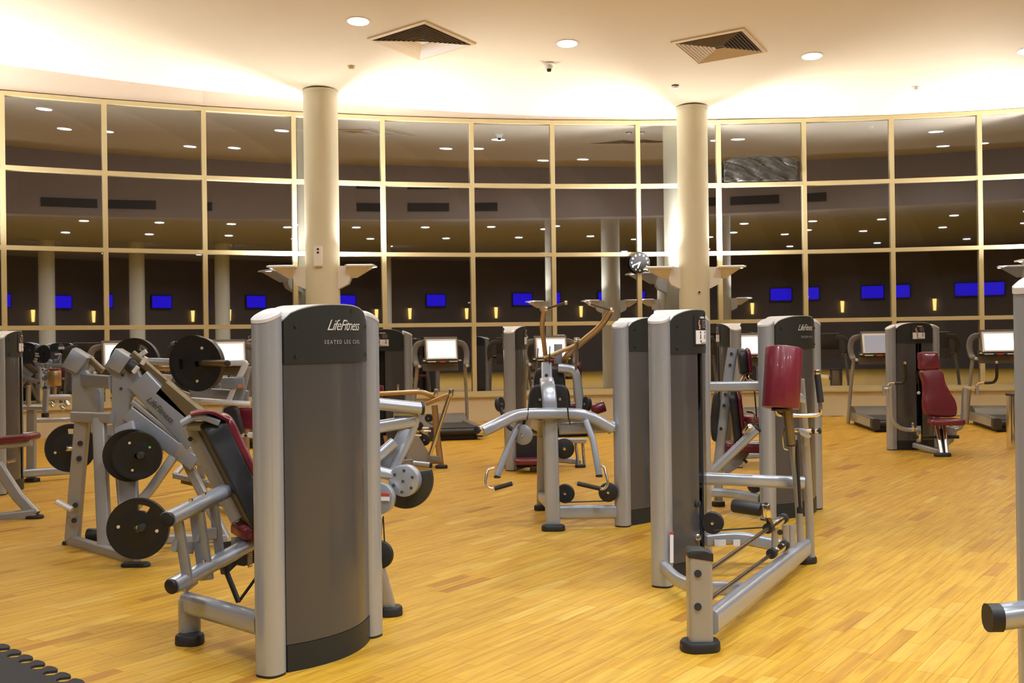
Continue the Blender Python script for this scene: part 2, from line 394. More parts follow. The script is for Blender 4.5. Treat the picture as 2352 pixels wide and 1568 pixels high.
# ------------------------------------------------------------------ columns with their uplights
def column(name, x, y, top, r=.30, lab=None, base_r=.315):
    mb = MB(); n = 48
    zt = top
    def ring(rr, z): return [V((x+rr*math.cos(2*PI*i/n), y+rr*math.sin(2*PI*i/n), z)) for i in range(n)]
    mb.loft([ring(r, 0), ring(r, zt-.25), ring(r, zt)])
    mb.loft([ring(r+.012, zt-.06), ring(r+.012, zt)])
    o = mb.obj(name, 'column', None); struct(o, lab); return o
COLS = [(-3.36, 19.02, 'round cream column standing left of centre before the window'), (3.43, 20.0, 'round cream column standing right of centre before the window'),
        (10.1, 19.2, 'round cream column beyond the right edge'), (-9.5, 16.1, 'round cream column beyond the left edge')]
for i, (x, y, l) in enumerate(COLS):
    column('round_column', x, y, zc(x, y)-.002, .305 if i == 0 else .285, l)
REARC = [(5.6, 7.2), (-4.2, 4.0), (11.5, 7.5), (5.5, -4.5), (-4.5, -5)]
for (x, y) in REARC: column('round_column', x, y, 5.75, .3, 'round column under the lower ceiling')
for x, y, l in COLS:
    area('uplight_lamp', (x, y+.50, 2.95), V((0, 0, -1)).rotation_difference(V((0, -.05, 1))).to_euler(), .22, 235, (1, .97, .93), math.radians(165))
def uplight(x, y, cr_, sx, z, label, real=True, power=UPLIGHT_W):
    o = thing('uplight', label, 'uplight', (x+sx*cr_, y, z), 'uplights fixed to the sides of the columns')
    b = o.location; X = V((sx, 0, 0)); Y = V((0, 1, 0)); Z = V((0, 0, 1))
    # bracket box against the column
    pr = [b+X*(-.02)+Z*.02, b+X*.20+Z*.02, b+X*.20-Z*.22, b+X*.16-Z*.30, b+X*.0-Z*.38, b-X*.02-Z*.38]
    MB().prism([p-Y*.10 for p in pr], Y*.20).obj('bracket', 'white', o)
    # inverted pyramid bowl
    def rect(x0, x1, hy, zz): return [b+X*x0-Y*hy+Z*zz, b+X*x1-Y*hy+Z*zz, b+X*x1+Y*hy+Z*zz, b+X*x0+Y*hy+Z*zz]
    MB().loft([rect(.20, .30, .06, -.19), rect(.17, .57, .22, -.005), rect(.15, .60, .24, .0)]).obj('bowl', 'white', o, flat=True)
    MB().loft([rect(.13, .64, .25, .0), rect(.13, .64, .25, .03)]).obj('rim', 'white', o, flat=True)
    MB().loft([rect(.16, .61, .22, .031), rect(.16, .61, .22, .035)]).obj('lens', 'uplens', o, flat=True)
    dirv = (Z + X*.4 + Y*.1).normalized()
    area('uplight_lamp', b+X*.42+Z*.06+Y*.10, V((0, 0, -1)).rotation_difference(dirv).to_euler(), .36, power, (1, .97, .93), math.radians(150), 'RECTANGLE', .30)
    return o
zL, zR = 2.88, 2.84
uplight(-3.36, 19.02, .305, -1, zL, 'white wedge uplight on the left side of the left column')
uplight(-3.36, 19.02, .305, 1, zL, 'white wedge uplight on the right side of the left column')
uplight(3.43, 20.0, .285, -1, zR, 'white wedge uplight left of the right column, overlapping the clock')
uplight(3.43, 20.0, .285, 1, zR, 'white wedge uplight on the right side of the right column')
uplight(10.1, 19.2, .285, -1, zR, 'white wedge uplight cut by the right edge of the photo')
uplight(-9.5, 16.1, .285, 1, zL, 'white wedge uplight on the column beyond the left edge')
uplight(-9.5, 16.1, .285, -1, zL, 'outer white wedge uplight on the column beyond the left edge')
for k, (x, y) in enumerate(REARC[:3]):
    for s in (-1, 1):
        uplight(x, y, .3, s, 2.8, ['white uplight on the rear column mirrored in the central panes', 'white uplight on the rear column mirrored in the left panes', 'white uplight on the rear column mirrored in the right panes'][k] + (', left arm' if s < 0 else ', right arm'), power=70)

# ------------------------------------------------------------------ ceiling fittings
cn = V((.0124, .08, 1)).normalized()     # ceiling normal (z rises towards the room)
def downlight(p, label, r=.155, power=DOWN_W, name='downlight', group='round recessed downlights', nrm=None, col=(1, .93, .82)):
    nrm = nrm or V((0.0124, .08, 1)).normalized()
    o = thing(name, label, 'downlight', p, group)
    d = -nrm
    MB().tube2([(p+d*.001, r+.022), (p+d*.010, r+.020), (p+d*.012, r), (p+d*.002, r-.004)], 32).obj('trim_ring', 'white', o)
    MB().tube2([(p+d*.0125, r-.004), (p+d*.0145, r-.004)], 32).obj('lens', 'lamp', o)
    q = (V((0, 0, -1))).rotation_difference(d).to_euler()
    area('downlight_lamp', p+d*.03, q, .26, power, col, math.radians(150))
    return o
for (px, py), l in zip(((823, 48), (1303, 99), (1865, 128), (2362, 116)),
                       ('bright round downlight left of the square vent with the side painted as lit', 'bright round downlight between the two square vents',
                        'bright round downlight right of the second square vent', 'bright round downlight cut by the right edge')):
    downlight(ceil_at(px, py), l)
for (x, y) in ((-5.6, 14.2), (-3.8, 12.0), (1.0, 14.6), (6.4, 15.4), (-1.4, 11.6), (3.4, 12.6), (8.6, 13.2), (-7.5, 11.0)):
    if abs(x)*F/y < 1190 and (zc(x, y)-EYE)*F/y < 800: continue
    downlight(V((x, y, zc(x, y))), 'round downlight on the upper ceiling above the frame')
for (x, y) in ((.6, 6.0), (3.5, 6.4), (6.3, 6.5), (8.6, 6.2), (-2.6, 3.6), (.4, 2.4), (2.7, 2.5), (4.8, 2.6), (7.0, 2.2), (9.4, 2.0), (-5.5, 0.5), (.9, -.8), (4.3, -1.2), (7.0, -1), (9.2, -2.2), (5.9, -5), (-1.5, -3), (10.4, -8), (2.0, -6), (-8, -3), (-8.5, 2.5)):
    downlight(V((x, y, 5.75)), 'round downlight under the lower ceiling, seen only in the glass', r=.15, power=REAR_W, nrm=V((0, 0, 1)), col=(.90, .95, 1))

def diffuser(corners, label, blank=False):
    P = [ceil_at(*c) for c in corners]; c = sum(P, V((0, 0, 0)))/4
    ax = ((P[1]-P[0]) + (P[2]-P[3])).normalized(); ay = cn.cross(ax).normalized(); ay = ay if ay.dot(P[3]-P[0]) > 0 else -ay
    s = sum((P[i]-P[(i+1) % 4]).length for i in range(4))/4
    o = thing('air_diffuser', label, 'ceiling vent', c, 'square ceiling air diffusers'); d = -cn
    def sq(h, z): return [c+ax*i*h+ay*j*h+d*z for i, j in ((-1, -1), (1, -1), (1, 1), (-1, 1))]
    mb = MB(); h = s/2
    mb.loft([sq(h, .0), sq(h, .022), sq(h-.055, .030), sq(h-.06, .0)], cap=False); mb.obj('frame', 'vent', o, flat=True)
    MB().loft([sq(h-.05, .002), sq(h-.05, .004)]).obj('throat', 'ventdark', o, flat=True)
    N = 10; h2 = h-.07
    for k in range(N):
        a = h2*(1-k/N); b = a-h2/N*.48
        if a < .06: break
        MB().loft([sq(a, .030), sq(b, .006), sq(b-.004, .008), sq(a-.004, .034)], cap=False).obj('slat', 'vent', o, flat=True)
    if blank:  # flat two-tone plates added to imitate light on louvres seen edge-on
        for qq, m_ in (((3, 0), 'vent'), ((2, 3), 'white')):
            a_, b_ = sq(h2, .036)[qq[0]], sq(h2, .036)[qq[1]]
            MB().prism([a_, b_, c+d*.012], d*.006).obj('lit_louvre_plate', m_, o, flat=True)
    return o
diffuser([(843, 88), (975, 45), (1093, 100), (965, 135)], 'square ceiling vent with flat plates painted like lit louvres on its near half, above the left column', True)
diffuser([(1537, 95), (1712, 62), (1757, 118), (1605, 146)], 'square ceiling vent of concentric slats all round, above the right column')
def small_fit(px, py, r, h, mat, name, label, cat):
    p = ceil_at(px, py); d = V((0, 0, -1))
    return p, thing(name, label, cat, p)
p, o = small_fit(1261, 146, 0, 0, '', 'smoke_detector', 'white smoke detector with dark nose below the middle downlight', 'smoke detector')
MB().tube2([(p, .10), (p-V((0, 0, .02)), .10), (p-V((0, 0, .035)), .07), (p-V((0, 0, .09)), .055)], 24).obj('housing', 'white', o)
MB().tube2([(p-V((0, 0, .09)), .04), (p-V((0, 0, .13)), .032)], 20).obj('sensor', 'black', o)
for (px, py, m2, l) in ((1551, 196, 'black', 'small dark-topped sprinkler above the right column'), (2103, 200, 'white', 'small pale sprinkler far right on the ceiling'), (807, 152, 'vent', 'small cream sprinkler right of the left column top')):
    p, o = small_fit(px, py, 0, 0, '', 'sprinkler', l, 'sprinkler')
    MB().tube2([(p, .065), (p-V((0, 0, .015)), .06)], 20).obj('escutcheon', m2, o)
    MB().tube2([(p-V((0, 0, .015)), .05), (p-V((0, 0, .05)), .045)], 20).obj('cover', 'white' if m2 != 'vent' else 'vent', o)

# wall clock on the mullion
a = ANG[10]; c0 = wp(a, 3.04); inn = (V((CX, CY, 3.04))-c0).normalized(); inn.z = 0; c0 = at(1469, 603, c0.y-.12)
ck = thing('wall_clock', 'round black wall clock with white hour marks hung on a window mullion', 'clock', c0)
ex = V((0, 0, 1)).cross(inn).normalized(); ez = V((0, 0, 1))
MB().tube2([(c0-inn*.06, .20), (c0-inn*.01, .205), (c0+inn*.02, .20), (c0+inn*.022, .185)], 40).obj('case', 'black', ck)
MB().tube2([(c0+inn*.022, .186), (c0+inn*.024, .186)], 40).obj('dial', 'clock', ck)
for k in range(12):
    t = PI/6*k; q = c0+ex*math.sin(t)*.155+ez*math.cos(t)*.155+inn*.026
    MB().box(q, .026, .004, .034, ex, inn, ez).obj('hour_mark', 'label', ck, flat=True)
for t, L, w_ in ((math.radians(202), .12, .026), (math.radians(247), .165, .022)):
    dr = ex*math.sin(t)+ez*math.cos(t); sd = inn.cross(dr)
    MB().box(c0+dr*L*.45+inn*.030, L*1.1, .004, w_, dr, inn, sd).obj('clock_hand', 'label', ck, flat=True)
# call box and socket on the columns
c = at(731, 588, 19.02-.31)
o = thing('wall_controller', 'small white box with two dark dots on the left column', 'control box', c)
MB().bar([c-V((0, 0, .17)), c+V((0, 0, .17))], .15, .06, .015, up=(0, -1, 0)).obj('box', 'white', o)
bolts([c+V((0, -.03, .12)), c+V((0, -.03, .06))], (0, -1, 0), .02, 'black', o, 'button')
MB().box(c-V((0, 0, .18)), .12, .05, .02).obj('lower_lip', 'vent', o)
c = at(1606, 671, 20.0-.28)
o = thing('wall_socket', 'tiny dark socket with pale plate low on the right column', 'socket', c)
MB().cyl(c+V((0, .01, 0)), c-V((0, .012, 0)), .04, 20, .005).obj('plate', 'column', o)
MB().cyl(c-V((0, .012, 0)), c-V((0, .02, 0)), .02, 14).obj('socket_hole', 'black', o)
# crumpled film in the upper pane right of the right column
a0, a1 = ANG[11]+.0032, ANG[12]-.006
mb = MB(); nx, nz = 40, 14; rg = random.Random(5); vs = []
ph = [rg.uniform(0, 6) for _ in range(8)]
for j in range(nz+1):
    for i in range(nx+1):
        s_, t_ = i/nx, j/nz
        hz = 4.96 + .10*math.sin(PI*s_)**.6 + .015*math.sin(23*s_+ph[0])*s_ + .02*math.sin(41*s_)*max(0, s_-.5)
        z = 4.56 + t_*(hz-4.56)
        r_ = R0-.07-.03*abs(math.sin(9*s_+5*t_+ph[1]))-.02*math.sin(31*s_+17*t_+ph[2])*math.sin(13*t_+ph[3]+6*s_)-.03*t_**4
        vs.append(wp(a0+(a1-a0)*s_, z, r_))
mb.add(vs, [(j*(nx+1)+i, j*(nx+1)+i+1, (j+1)*(nx+1)+i+1, (j+1)*(nx+1)+i) for j in range(nz) for i in range(nx)])
fo = mb.obj('window_film', 'film', None); md = fo.modifiers.new('thick', 'SOLIDIFY'); md.thickness = .004
tag(fo, 'loose crumpled plastic film sagging in a top pane right of the right column', 'film')

# ------------------------------------------------------------------ rear wall fittings that show in the glass
def rearTV(x, z, l):
    c = V((x, YB+.12, z)); o = thing('television', l, 'television', c, 'blue televisions on the rear wall')
    MB().box(c, 1.08, .07, .66).obj('case', 'black', o); MB().box(c+V((0, .037, 0)), 1.0, .006, .58).obj('screen', 'tvblue', o, flat=True)
for x in (4.5, 7.6, 10.6): rearTV(x, 3.7, 'blue glowing television high on the rear wall, seen in the glass')
for x in (3.0, 6.1, 9.2, 12.3, -1.0, -5):
    c = V((x, YB+.1, 3.1)); o = thing('wall_sconce', 'amber wall lamp on the rear wall, seen in the glass', 'wall lamp', c, 'amber wall lamps on the rear wall')
    MB().tube2([(c+V((0, 0, -.35)), .06), (c+V((0, 0, .2)), .09)], 16).obj('shade', 'sconce', o); MB().cyl(c+V((0, 0, .2)), c+V((0, 0, .24)), .1, 16).obj('cap', 'black', o)

# ------------------------------------------------------------------ weight towers (part of each machine)
def ztop(t): return 1.615 + .075*(max(0, 1-abs(t)**2.6))**.62
def tower(parent, L, R, faces=('logo', 'placard'), sub='', H=1.0, bulge=.085, cw=.125, slot=(0, 1)):
    """L, R: centres of the two columns on the floor. faces[0] = side looking towards the room's near side."""
    L, R = V((*L, 0)), V((*R, 0)); U = (R-L).normalized(); N = V((U.y, -U.x, 0)); O = (L+R)/2; W_ = (R-L).length
    hu = W_/2-cw/2+.004; n0 = .045
    def P(u, n_, z): return O+U*u+N*n_+V((0, 0, z))
    def bn(u, e=0): return n0+bulge*(1-(min(1, abs(u)/hu))**2)+e
    tw = None
    K = 20; us = [-hu+2*hu*i/K for i in range(K+1)]
    def skin(z0f, z1f, e, th=.012, sides=(1, -1), ur=None, nz=1):
        mb = MB(); ul = ur or us
        for sd in sides:
            vs = []
            for q in range(nz+1):
                for u in ul:
                    z0, z1 = (z0f(u) if callable(z0f) else z0f), (z1f(u) if callable(z1f) else z1f)
                    vs.append(P(u, sd*bn(u, e), z0+(z1-z0)*q/nz))
            m_ = len(ul); k2 = len(vs)
            vs2 = [v-N*sd*th for v in vs]; f = []
            for q in range(nz):
                for i in range(m_-1):
                    a = q*m_+i; f.append((a, a+1, a+m_+1, a+m_)); f.append((k2+a+m_, k2+a+m_+1, k2+a+1, k2+a))
            for i in range(m_-1):
                f.append((i+1, i, k2+i, k2+i+1)); a = nz*m_+i; f.append((a, a+1, k2+a+1, k2+a))
            for q in range(nz):
                a = q*m_; f.append((a, a+m_, k2+a+m_, k2+a)); b = a+m_-1; f.append((b+m_, b, k2+b, k2+b+m_))
            mb.add(vs+vs2, f)
        return mb
    HB = 1.415; s0 = 1 if slot[0] else 0
    full = [sd for sd, s_ in ((1, slot[0]), (-1, slot[1])) if not s_]
    cut = [sd for sd, s_ in ((1, slot[0]), (-1, slot[1])) if s_]
    mb = skin(.125, HB, 0, sides=full) if full else MB()
    if cut:
        for lo_, hi_ in ((-hu, -.045), (.045, hu)):
            ur = [lo_+(hi_-lo_)*i/10 for i in range(11)]
            m2 = skin(.125, HB, 0, sides=cut, ur=ur); mb.add(m2.v, m2.f)
    tw = mb.obj('weight_tower', 'shroud', parent)
    skin(HB, lambda u: H*ztop(u/hu), .006).obj('header_panel', 'header', tw)
    skin(.0, .122, .004, th=.03).obj('kick_panel', 'header', tw)
    # arched top band
    mb = MB(); vs = []
    for u in us:
        z = ztop(u/hu)
        vs += [P(u, bn(u, .0), z-.004), P(u, bn(u, .004), z+.006), P(u, -bn(u, .004), z+.006), P(u, -bn(u, .0), z-.004)]
    f = []
    for i in range(K):
        for q in range(4): f.append((4*i+q, 4*i+(q+1) % 4, 4*i+4+(q+1) % 4, 4*i+4+q))
    f += [(0, 1, 2, 3), (4*K+3, 4*K+2, 4*K+1, 4*K)]
    mb.add(vs, f); mb.obj('top_cover', 'silver_light', tw)
    # oval columns with slanted caps and feet
    for sd in (-1, 1):
        uc = sd*W_/2
        sec = []
        for i in range(28):
            a = 2*PI*i/28; ca, sa = math.cos(a), math.sin(a)
            sec.append((cw/2*abs(ca)**.8*(1 if ca > 0 else -1), .064*abs(sa)**.75*(1 if sa > 0 else -1)))
        def zt(u): return 1.60 + .05*(1-(abs(u)-(W_/2-cw/2))/cw)
        MB().loft([[P(uc+a, b, .012) for a, b in sec], [P(uc+a, b, zt(uc+a)) for a, b in sec]]).obj('column', 'silver', tw)
        MB().loft([[P(uc+a*1.03, b*1.03, zt(uc+a)+.001) for a, b in sec], [P(uc+a*1.03, b*1.03, zt(uc+a)+.016) for a, b in sec],
                   [P(uc+a*.9, b*.9, zt(uc+a)+.024) for a, b in sec]]).obj('column_cap', 'silver_light', tw)
        MB().loft([[P(uc+a*.98, b*.98, 0) for a, b in sec], [P(uc+a*.98, b*.98, .0115) for a, b in sec]]).obj('column_foot', 'black', tw)
    # screws
    for sd in (1, -1):
        for uu in (-.83, .3, .86):
            for zz in ((1.45,) if uu > .2 and uu < .5 else (1.45, 1.59)):
                if uu == .3: zz = 1.665
                u = uu*hu; MB().cyl(P(u, sd*bn(u, .005), zz), P(u, sd*bn(u, .010), zz), .010, 10).obj('screw', 'black', tw)
    # contents: guide rods, stack, selector
    for u in (-.09, .09): MB().tube([P(u, 0, .05), P(u, 0, 1.58)], .012, 10).obj('guide_rod', 'chrome', tw)
    MB().box(P(0, 0, 1.56), .5, .09, .06, U, N).obj('pulley_frame', 'silver', tw)
    mb = MB()
    for k in range(20): mb.box(P(0, 0, .09+k*.034), .30, .10, .029, U, N)
    mb.obj('weight_stack', 'black', tw)
    MB().tube([P(0, 0, .75), P(0, 0, 1.55)], .006, 8).obj('cable', 'black', tw)
    for sd, kind in zip((1, -1), faces):
        RT = U if sd > 0 else -U
        def sf(x, z, e=.009):     # x along the reading direction
            u = x*sd; return P(u, sd*(bn(u, e)), z)
        if kind == 'logo':
            vs, fs = text_mesh('LifeFitness', .073, .5, .0, .88)
            w0 = max(v.x for v in vs); x0 = .175-w0
            MB().add([sf(x0+v.x, 1.57+v.y) for v in vs], fs).obj('lettering', 'print', tw, flat=True)
            if sub:
                vs, fs = text_mesh(sub, .026, 0, .0006, 1.4); w0 = max(v.x for v in vs); x0 = .175-w0
                MB().add([sf(x0+v.x, 1.505+v.y) for v in vs], fs).obj('lettering', 'printdim', tw, flat=True)
        elif kind == 'placard':
            def quad(x0, x1, z0, z1, e, th=.004):
                x0, x1 = x0*.86, x1*.86; z0, z1 = 1.475+(z0-1.437)*.83, 1.475+(z1-1.437)*.83
                xs = [x0+(x1-x0)*i/14 for i in range(15)]
                a = [sf(x, z0, e) for x in xs]+[sf(x, z1, e) for x in reversed(xs)]
                return MB().loft([[p-N*sd*th for p in a], a])
            quad(-.125, .125, 1.425, 1.655, .011).obj('placard', 'black', tw, flat=True)
            quad(-.108, .108, 1.437, 1.540, .0165).obj('instruction_label', 'label', tw, flat=True)
            quad(-.03, .06, 1.632, 1.646, .0165).obj('placard_mark', 'print', tw, flat=True)
            mb = MB()
            for bx, bz, wx, wz in ((-.035, 1.525, .022, .012), (-.033, 1.50, .014, .022), (-.036, 1.482, .02, .012), (-.03, 1.458, .026, .012),
                                   (.065, 1.525, .02, .012), (.066, 1.497, .014, .02), (.064, 1.482, .018, .01), (.03, 1.445, .12, .005)):
                q = quad(bx-wx/2, bx+wx/2, bz-wz/2, bz+wz/2, .0180, .001); mb.add(q.v, q.f)
            mb.obj('diagram', 'ink', tw, flat=True)
            mb = MB()
            for bx, bz, wx, wz in ((-.05, 1.612, .016, .016), (-.058, 1.592, .018, .024), (-.046, 1.578, .026, .012), (-.052, 1.560, .012, .024), (-.036, 1.560, .010, .024)):
                q = quad(bx-wx/2, bx+wx/2, bz-wz/2, bz+wz/2, .0155, .001); mb.add(q.v, q.f)
            mb.obj('figure_print', 'figure', tw, flat=True)
            mb = MB()
            for k in range(5):
                q = quad(.01, .095-.01*(k % 2), 1.614-k*.013, 1.619-k*.013, .0155, .001); mb.add(q.v, q.f)
            mb.obj('text_lines', 'printdim', tw, flat=True)
    return tw
def lr(L, deg, W_=.76):
    """second column of a tower from its first, heading deg right of straight ahead"""
    a = math.radians(deg); return (L[0]+W_*math.sin(a), L[1]+W_*math.cos(a))
def foot(px, py, w_=.15, d=.11, h=.045, parent=None, ang=0, z=0, name='rubber_foot'):
    c = ground(px, py); c.z = z
    ax = V((math.cos(ang), math.sin(ang), 0)); ay = V((-ax.y, ax.x, 0))
    o = [(a, b) for a, b in rrect(w_, d, min(w_, d)*.45, 5)]
    def rg_(k, zz): return [c+ax*(a*k)+ay*(b*k)+V((0, 0, zz)) for a, b in o]
    return MB().loft([rg_(.96, 0), rg_(1, .008), rg_(.98, h-.01), rg_(.9, h)]).obj(name, 'black', parent)
def footat(c, w_=.15, d=.11, h=.045, parent=None, ang=0):
    c = V((c[0], c[1], 0)); ax = V((math.cos(ang), math.sin(ang), 0)); ay = V((-ax.y, ax.x, 0)); o = rrect(w_, d, min(w_, d)*.45, 5)
    def rg_(k, zz): return [c+ax*(a*k)+ay*(b*k)+V((0, 0, zz)) for a, b in o]
    return MB().loft([rg_(.96, 0), rg_(1, .008), rg_(.98, h-.01), rg_(.9, h)]).obj('rubber_foot', 'black', parent)
def weight_plate(c, axis, R, label, th=.045, holes=(), plugs=(), group=None, dot=None):
    c = V(c); ax = V(axis).normalized(); up = V((0, 0, 1)); a = ax.cross(up).normalized(); b = a.cross(ax)
    root = thing('weight_plate', label, 'weight plate', c, group)
    n = 48; rs = [.112, .20, .58, .80, .88, 1.0]; hz = [th*.62, th*.62, th*.42, th*.42, th*.5, th*.5]
    hole = lambda k, j: k == 2 and any(abs(((j+.5)*360/n - h + 180) % 360 - 180) < 16 for h in holes)
    mb = MB()
    def pt(k, j, s_): t = 2*PI*j/n; return c+(a*math.cos(t)+b*math.sin(t))*R*rs[k]+ax*s_*hz[k]
    vs = [pt(k, j, s_) for s_ in (1, -1) for k in range(6) for j in range(n)]; Z = 6*n; f = []
    for k in range(5):
        for j in range(n):
            j2 = (j+1) % n
            if hole(k, j):
                for (p, q) in (((k, j), (k, j2)), ((k+1, j2), (k+1, j))): f.append((p[0]*n+p[1], q[0]*n+q[1], Z+q[0]*n+q[1], Z+p[0]*n+p[1]))
                if not hole(k, (j-1) % n): f.append((k*n+j, (k+1)*n+j, Z+(k+1)*n+j, Z+k*n+j))
                if not hole(k, j2): f.append((k*n+j2, (k+1)*n+j2, Z+(k+1)*n+j2, Z+k*n+j2))
                continue
            f.append((k*n+j, k*n+j2, (k+1)*n+j2, (k+1)*n+j)); f.append((Z+(k+1)*n+j, Z+(k+1)*n+j2, Z+k*n+j2, Z+k*n+j))
    for j in range(n):
        j2 = (j+1) % n; f.append((5*n+j, 5*n+j2, Z+5*n+j2, Z+5*n+j)); f.append((j2, j, Z+j, Z+j2))
    mb.add(vs, f); mb.obj('disc', 'iron', root)
    for h in plugs:
        t = math.radians(h); q = c+(a*math.cos(t)+b*math.sin(t))*R*.62-ax*th*.0
        s_ = -1 if ax.y > 0 else 1
        MB().cyl(q+ax*s_*hz[3]*.9, q+ax*s_*(hz[3]+.006), R*.055, 14).obj('lead_plug', 'vent', root)
    if dot:
        t = math.radians(dot[0]); q = c+(a*math.cos(t)+b*math.sin(t))*R*dot[1]; s_ = -1 if ax.y > 0 else 1
        MB().cyl(q+ax*s_*hz[3]*.9, q+ax*s_*(hz[3]+.01), R*.05, 14).obj('dot', 'green', root, label='bright green dot')
    return root
def pulley(c, axis, r, parent, th=.03, mat='black', name='pulley'):
    c = V(c); ax = V(axis).normalized()
    o = MB().tube2([(c-ax*th/2, r*.92), (c-ax*th*.36, r), (c-ax*th*.1, r*.97), (c+ax*th*.1, r*.97), (c+ax*th*.36, r), (c+ax*th/2, r*.92)], 32).obj(name, mat, parent)
    MB().cyl(c-ax*(th/2+.008), c+ax*(th/2+.008), r*.16, 12, .002).obj('axle', 'chrome', o)
    return o
def dcap(p, t, r, parent, name='end_cap'):
    p, t = V(p), V(t).normalized(); MB().cyl(p, p+t*.018, r, 20, .006).obj(name, 'black', parent)
DOC = V((-.87, .5, 0))

# ------------------------------------------------------------------ 1. leg curl machine behind the near tower
def Y1(px): return 5.5+(px-463)*.00127
def a1(px, py, dy=0): return at(px, py, Y1(px)+dy)
m = thing('leg_curl_machine', 'near silver seated leg curl machine with tall smoked weight tower lettered in script', 'gym machine', (-1.1, 5.5, 0))
t1 = tower(m, (-1.12, 4.87), (-.755, 5.50), ('logo', 'placard'), 'SEATED LEG CURL')
foot(436, 1478, .145, .12, .05, m, -.2)
p = ground(436, 1470)
MB().bar([p+V((0, 0, .045)), V((p.x, p.y, at(436, 1375, p.y).z))], .105, .075, .02, up=(.5, -.87, 0)).obj('post', 'taupe', m)
MB().bar([at(428, 1383, p.y), at(600, 1432, 5.0)], .075, .105, .026).obj('base_beam', 'silver', m)
MB().bar([at(418, 1350, p.y), at(445, 1330, p.y+.05)], .07, .05, .02).obj('bracket', 'silver', m)
for (A, B, nm) in (((386, 1192, 5.12), (517, 1128, 5.62), 'upper_cross_tube'), ((396, 1345, 5.18), (590, 1240, 5.75), 'lower_cross_tube')):
    a, b = at(*A), at(*B); o = MB().bar([a, b], .088, .07, .03).obj(nm, 'silver', m); dcap(a, a-b, .038, o)
    for q in ((.38, .62) if nm[0] == 'u' else (.35,)): MB().cyl(a.lerp(b, q)+V((0, 0, .03)), a.lerp(b, q)+V((0, 0, .045)), .012, 12).obj('bolt', 'chrome', o)
for A, B, w_ in (((408, 1190, 5.21), (432, 1335, 5.25), .05), ((452, 1175, 5.36), (474, 1330, 5.40), .075), ((490, 1150, 5.5), (508, 1300, 5.55), .048)):
    MB().bar([at(*A), at(*B)], w_, .03, .008, up=(0, -1, 0)).obj('upright_plate', 'bluegrey', m)
MB().bar([at(400, 1252, 5.2), at(440, 1258, 5.36)], .03, .06, .008).obj('spacer', 'taupe', m)
MB().bar([at(452, 1230, 5.36), at(492, 1224, 5.5)], .03, .06, .008).obj('spacer', 'taupe', m)
MB().bar([at(436, 978, 5.78), at(548, 1192, 5.74)], .055, .085, .015).obj('back_frame', 'taupe', m)
for q in ((437, 1008), (482, 1157)): MB().cyl(at(*q, 5.735), at(*q, 5.725), .013, 16).obj('adjustment_hole', 'black', m)
# reclined backrest
bb, bt = at(590, 1196, 5.72), at(478, 968, 5.72); L = (bt-bb).normalized(); Wd = DOC; T = L.cross(Wd).normalized()
if T.x < 0: T = -T
Wd = V((-.45, .89, 0)).normalized(); T = Wd.cross(L).normalized(); T = T if T.x > 0 else -T
H_ = (bt-bb).length
out = smooth_outline([(-.13, 0, 0), (.13, 0, 0), (.155, .22*H_, 0), (.14, .5*H_, 0), (.13, .8*H_, 0), (.11, H_, 0), (-.11, H_, 0), (-.13, .8*H_, 0), (-.14, .5*H_, 0), (-.155, .22*H_, 0)], 5)
bk = cushion(out, bb+T*.065, Wd, L, -T, .125, .02).obj('backrest', 'vinyl', m)
cushion(out, bb+T*.06, Wd, L, T, .045, .025, .008).obj('padding', 'red', bk)
MB().bar(fillet([at(418, 972, 5.60), at(452, 952, 5.62), at(500, 970, 5.66)], .05), .15, .035, .012, up=(0, 0, 1)).obj('top_shell', 'bluegrey', bk)
MB().bar(fillet([at(438, 950, 5.62), at(470, 942, 5.64), at(508, 962, 5.7)], .05), .2, .02, .008).obj('top_padding', 'red', bk)
MB().bar([at(428, 975, 5.72), at(520, 978, 5.78)], .20, .05, .02).obj('head_bracket', 'bluegrey', m)
out = rounded_poly(.60, .30, .07)
sc = at(665, 1205, 5.86); sax = V((.87, .5, .04)).normalized()
cushion(out, sc-V((0, 0, .03)), sax, V((-.5, .87, 0)), (0, 0, 1), .08, .035, .008).obj('seat', 'red', m)
MB().bar([at(535, 1245, 5.68), at(690, 1240, 5.9)], .06, .05, .012).obj('seat_beam', 'bluegrey', m)
MB().prism([at(505, 1245, 5.7), at(588, 1238, 5.7), at(592, 1290, 5.7), at(560, 1300, 5.7), at(545, 1296, 5.7), at(520, 1320, 5.7)], DOC*.04).obj('side_plate', 'darkcam', m)
mb = MB(); pts = []
for k in range(60):
    a = k*.9; pts.append(at(574, 1262+k*.68, 5.66)+V((.011*math.cos(a), .011*math.sin(a), 0)))
mb.tube(pts, .004, 6).obj('spring', 'vent', m)
MB().tube([at(515, 1300, 5.62), at(548, 1382, 5.55)], .014, 10).obj('link_rod', 'black', m)
MB().tube([at(548, 1382, 5.55), at(600, 1310, 5.6)], .008, 10).obj('link_rod', 'black', m)
